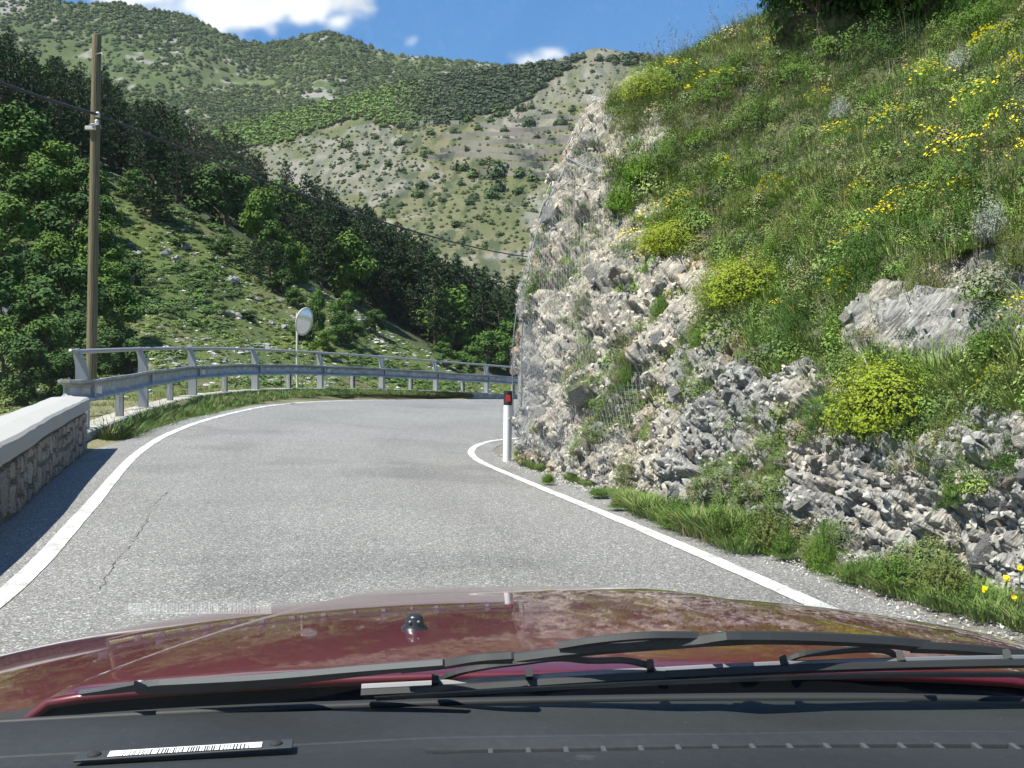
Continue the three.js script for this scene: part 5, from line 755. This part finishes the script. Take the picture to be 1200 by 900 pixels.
  // wipers lying on the glass
  const ribbon = (pts, w0, w1, th, mat, parent, name, off = 0.012) => { const P = pts.map(([x, y, o]) => onGlass(x, y, o ?? off)), S = new THREE.CatmullRomCurve3(P), n = 24, b = new Buf(); for (let k = 0; k <= n; k++) { const p = S.getPoint(k / n), t = S.getTangent(k / n), side = t.clone().cross(NRM).normalize(), w = (Array.isArray(w0) ? knots(w0)(k / n) : lerp(w0, w1, k / n)) / 2; for (const [a, c] of [[-w, -th], [-w, th * 0.6], [-w * 0.7, th], [w * 0.7, th], [w, th * 0.6], [w, -th]]) b.pv(p.clone().addScaledVector(side, a).addScaledVector(NRM, c)); } for (let k = 0; k < n; k++) for (let j = 0; j < 6; j++) { const j2 = (j + 1) % 6; b.quad(k * 6 + j, k * 6 + j2, (k + 1) * 6 + j2, (k + 1) * 6 + j); } for (const e of [0, n * 6]) for (let j = 1; j < 5; j++) b.tri(e, e + j, e + j + 1); return part(name, b.geo(true), mat, parent); };
  const knob = (px, py, r, off, mat, parent, name) => { const m = part(name, new THREE.CylinderGeometry(r, r * 1.1, 0.006, 18), mat, parent); m.position.copy(onGlass(px, py, off)); m.quaternion.setFromUnitVectors(UPV, NRM); return m; };
  const w1 = new THREE.Group(); w1.name = 'wiper'; car.add(w1);
  ribbon([[95, 812], [130, 808], [165, 803]], [[0, 0.006], [1, 0.018]], 0, 0.002, plasticGrey, w1, 'pivot_arm', 0.012);
  ribbon([[158, 806], [230, 802], [320, 796], [420, 786], [520, 777]], [[0, 0.016], [0.12, 0.027], [0.5, 0.021], [1, 0.008]], 0, 0.003, plasticGrey, w1, 'arm_cover', 0.016);
  ribbon([[470, 784], [520, 778], [560, 772], [600, 770]], [[0, 0.004], [0.6, 0.008], [1, 0.014]], 0, 0.0035, rubber, w1, 'arm', 0.02);
  knob(166, 803, 0.0052, 0.022, chrome, w1, 'rivet'); knob(597, 770, 0.0048, 0.027, plasticGrey, w1, 'rivet');
  ribbon([[510, 801, 0.014], [530, 790, 0.018], [570, 781, 0.02], [610, 776, 0.022], [655, 771, 0.022], [690, 774, 0.02], [735, 774, 0.016], [762, 780, 0.014]], 0.0055, 0.005, 0.0022, rubber, w1, 'claw');
  ribbon([[424, 806], [560, 799], [700, 790], [830, 784]], 0.004, 0.004, 0.003, chrome, w1, 'blade_spine', 0.011);
  ribbon([[424, 812], [560, 805], [700, 796], [830, 789]], 0.008, 0.008, 0.003, rubber, w1, 'blade', 0.006);
  for (const [x, y] of [[510, 800], [620, 793], [762, 784]]) ribbon([[x, y - 6], [x, y + 4]], 0.006, 0.006, 0.004, rubber, w1, 'clip', 0.013);
  const w2 = new THREE.Group(); w2.name = 'wiper'; car.add(w2);
  ribbon([[600, 772], [660, 764], [740, 757], [810, 752], [850, 748], [900, 747], [980, 749], [1040, 752], [1085, 757]], [[0, 0.008], [0.4, 0.008], [0.5, 0.017], [0.58, 0.013], [0.85, 0.009], [1, 0.014]], 0, 0.004, rubber, w2, 'arm', 0.026);
  ribbon([[655, 757], [700, 750], [760, 745], [818, 745]], 0.005, 0.006, 0.003, rubber, w2, 'link_rod', 0.03);
  knob(846, 747, 0.0078, 0.032, plasticGrey, w2, 'pivot_nut'); knob(828, 748, 0.0038, 0.0312, black, w2, 'pivot_hole'); knob(862, 745, 0.0042, 0.0312, rubber, w2, 'pivot_hole'); knob(1066, 756, 0.0045, 0.0315, chrome, w2, 'rivet');
  ribbon([[1070, 758], [1120, 760], [1200, 767], [1290, 776]], 0.012, 0.008, 0.0035, rubber, w2, 'arm_tip', 0.024);
  ribbon([[918, 777, 0.014], [935, 768, 0.018], [970, 764, 0.02], [1010, 761, 0.022], [1040, 763, 0.02], [1055, 772, 0.014]], 0.0055, 0.005, 0.0022, rubber, w2, 'claw');
  ribbon([[780, 786], [900, 780], [1050, 775], [1200, 772], [1330, 772]], 0.004, 0.004, 0.003, chrome, w2, 'blade_spine', 0.011);
  ribbon([[780, 791], [900, 785], [1050, 780], [1200, 777], [1330, 777]], 0.008, 0.008, 0.003, rubber, w2, 'blade', 0.006);
  for (const [x, y] of [[918, 778], [1055, 773], [1180, 771]]) ribbon([[x, y - 5], [x, y + 4]], 0.006, 0.006, 0.004, rubber, w2, 'clip', 0.013);
  ribbon([[440, 818], [620, 807], [830, 797], [1020, 791], [1250, 790]], 0.012, 0.012, 0.001, M([0.16, 0.165, 0.17], 0.6), ws, 'glass_edge_band', 0.003);
  // body round the camera, out of its sight: roof, pillars, sides, wheels
  part('roof', grid(20, 20, (i, j) => { const x = lerp(-0.62, 0.62, i / 19), D = lerp(0.085, -1.7, j / 19); return { p: V(x, 1.425 + 0.03 * Math.sin(Math.PI * j / 19) - 0.12 * Math.pow(Math.abs(x) / 0.62, 4), D - 0.14 * x * x) }; }), paint, car);
  const sideShape = () => { const s = new THREE.Shape(); s.moveTo(2.05, 0.25); s.lineTo(2.0, 0.55); s.lineTo(1.8, 0.66); s.lineTo(0.95, 0.76); s.lineTo(0.75, 0.86); s.lineTo(-1.9, 0.86); s.lineTo(-2.15, 0.7); s.lineTo(-2.15, 0.25); s.lineTo(-1.62, 0.25); s.absarc(-1.27, 0.30, 0.35, Math.PI + 0.15, -0.15, true); s.lineTo(0.98, 0.25); s.absarc(1.33, 0.30, 0.35, Math.PI + 0.15, -0.15, true); s.closePath(); const g = new THREE.ExtrudeGeometry(s, { depth: 0.025, bevelEnabled: false }); g.rotateY(Math.PI / 2); return g; };
  const sg = sideShape();
  for (const s of [-1, 1]) {
    part('body_side', sg, paint, car).position.set(s * 0.90 - 0.0125, 0, 0);
    part('windscreen_pillar', tube([V(s * 0.80, 0.90, 0.76), V(s * 0.60, 1.40, 0.05)], 0.028, 8), paint, car);
    part('rear_pillar', tube([V(s * 0.82, 0.86, -1.95), V(s * 0.60, 1.38, -1.65)], 0.05, 8), paint, car);
    for (const D of [1.33, -1.27]) { const w = part('wheel', new THREE.CylinderGeometry(0.3, 0.3, 0.18, 28), rubber, car); w.rotation.z = Math.PI / 2; w.position.copy(V(s * 0.79, 0.31, D)); const rim = part('rim', new THREE.CylinderGeometry(0.19, 0.19, 0.19, 20), M([0.5, 0.5, 0.5], 0.4, { metalness: 0.8 }), w); }
  }
  part('front_bumper', new RoundedBoxGeometry(1.78, 0.36, 0.12, 3, 0.05), paint, car).position.copy(V(0, 0.43, 2.08));
}
// ------------------------------------------------------------------ thin summer haze between here and the mountains
scene.fog = new THREE.FogExp2(0xdfe8f2, 0.00005);
renderer.render(scene, camera);
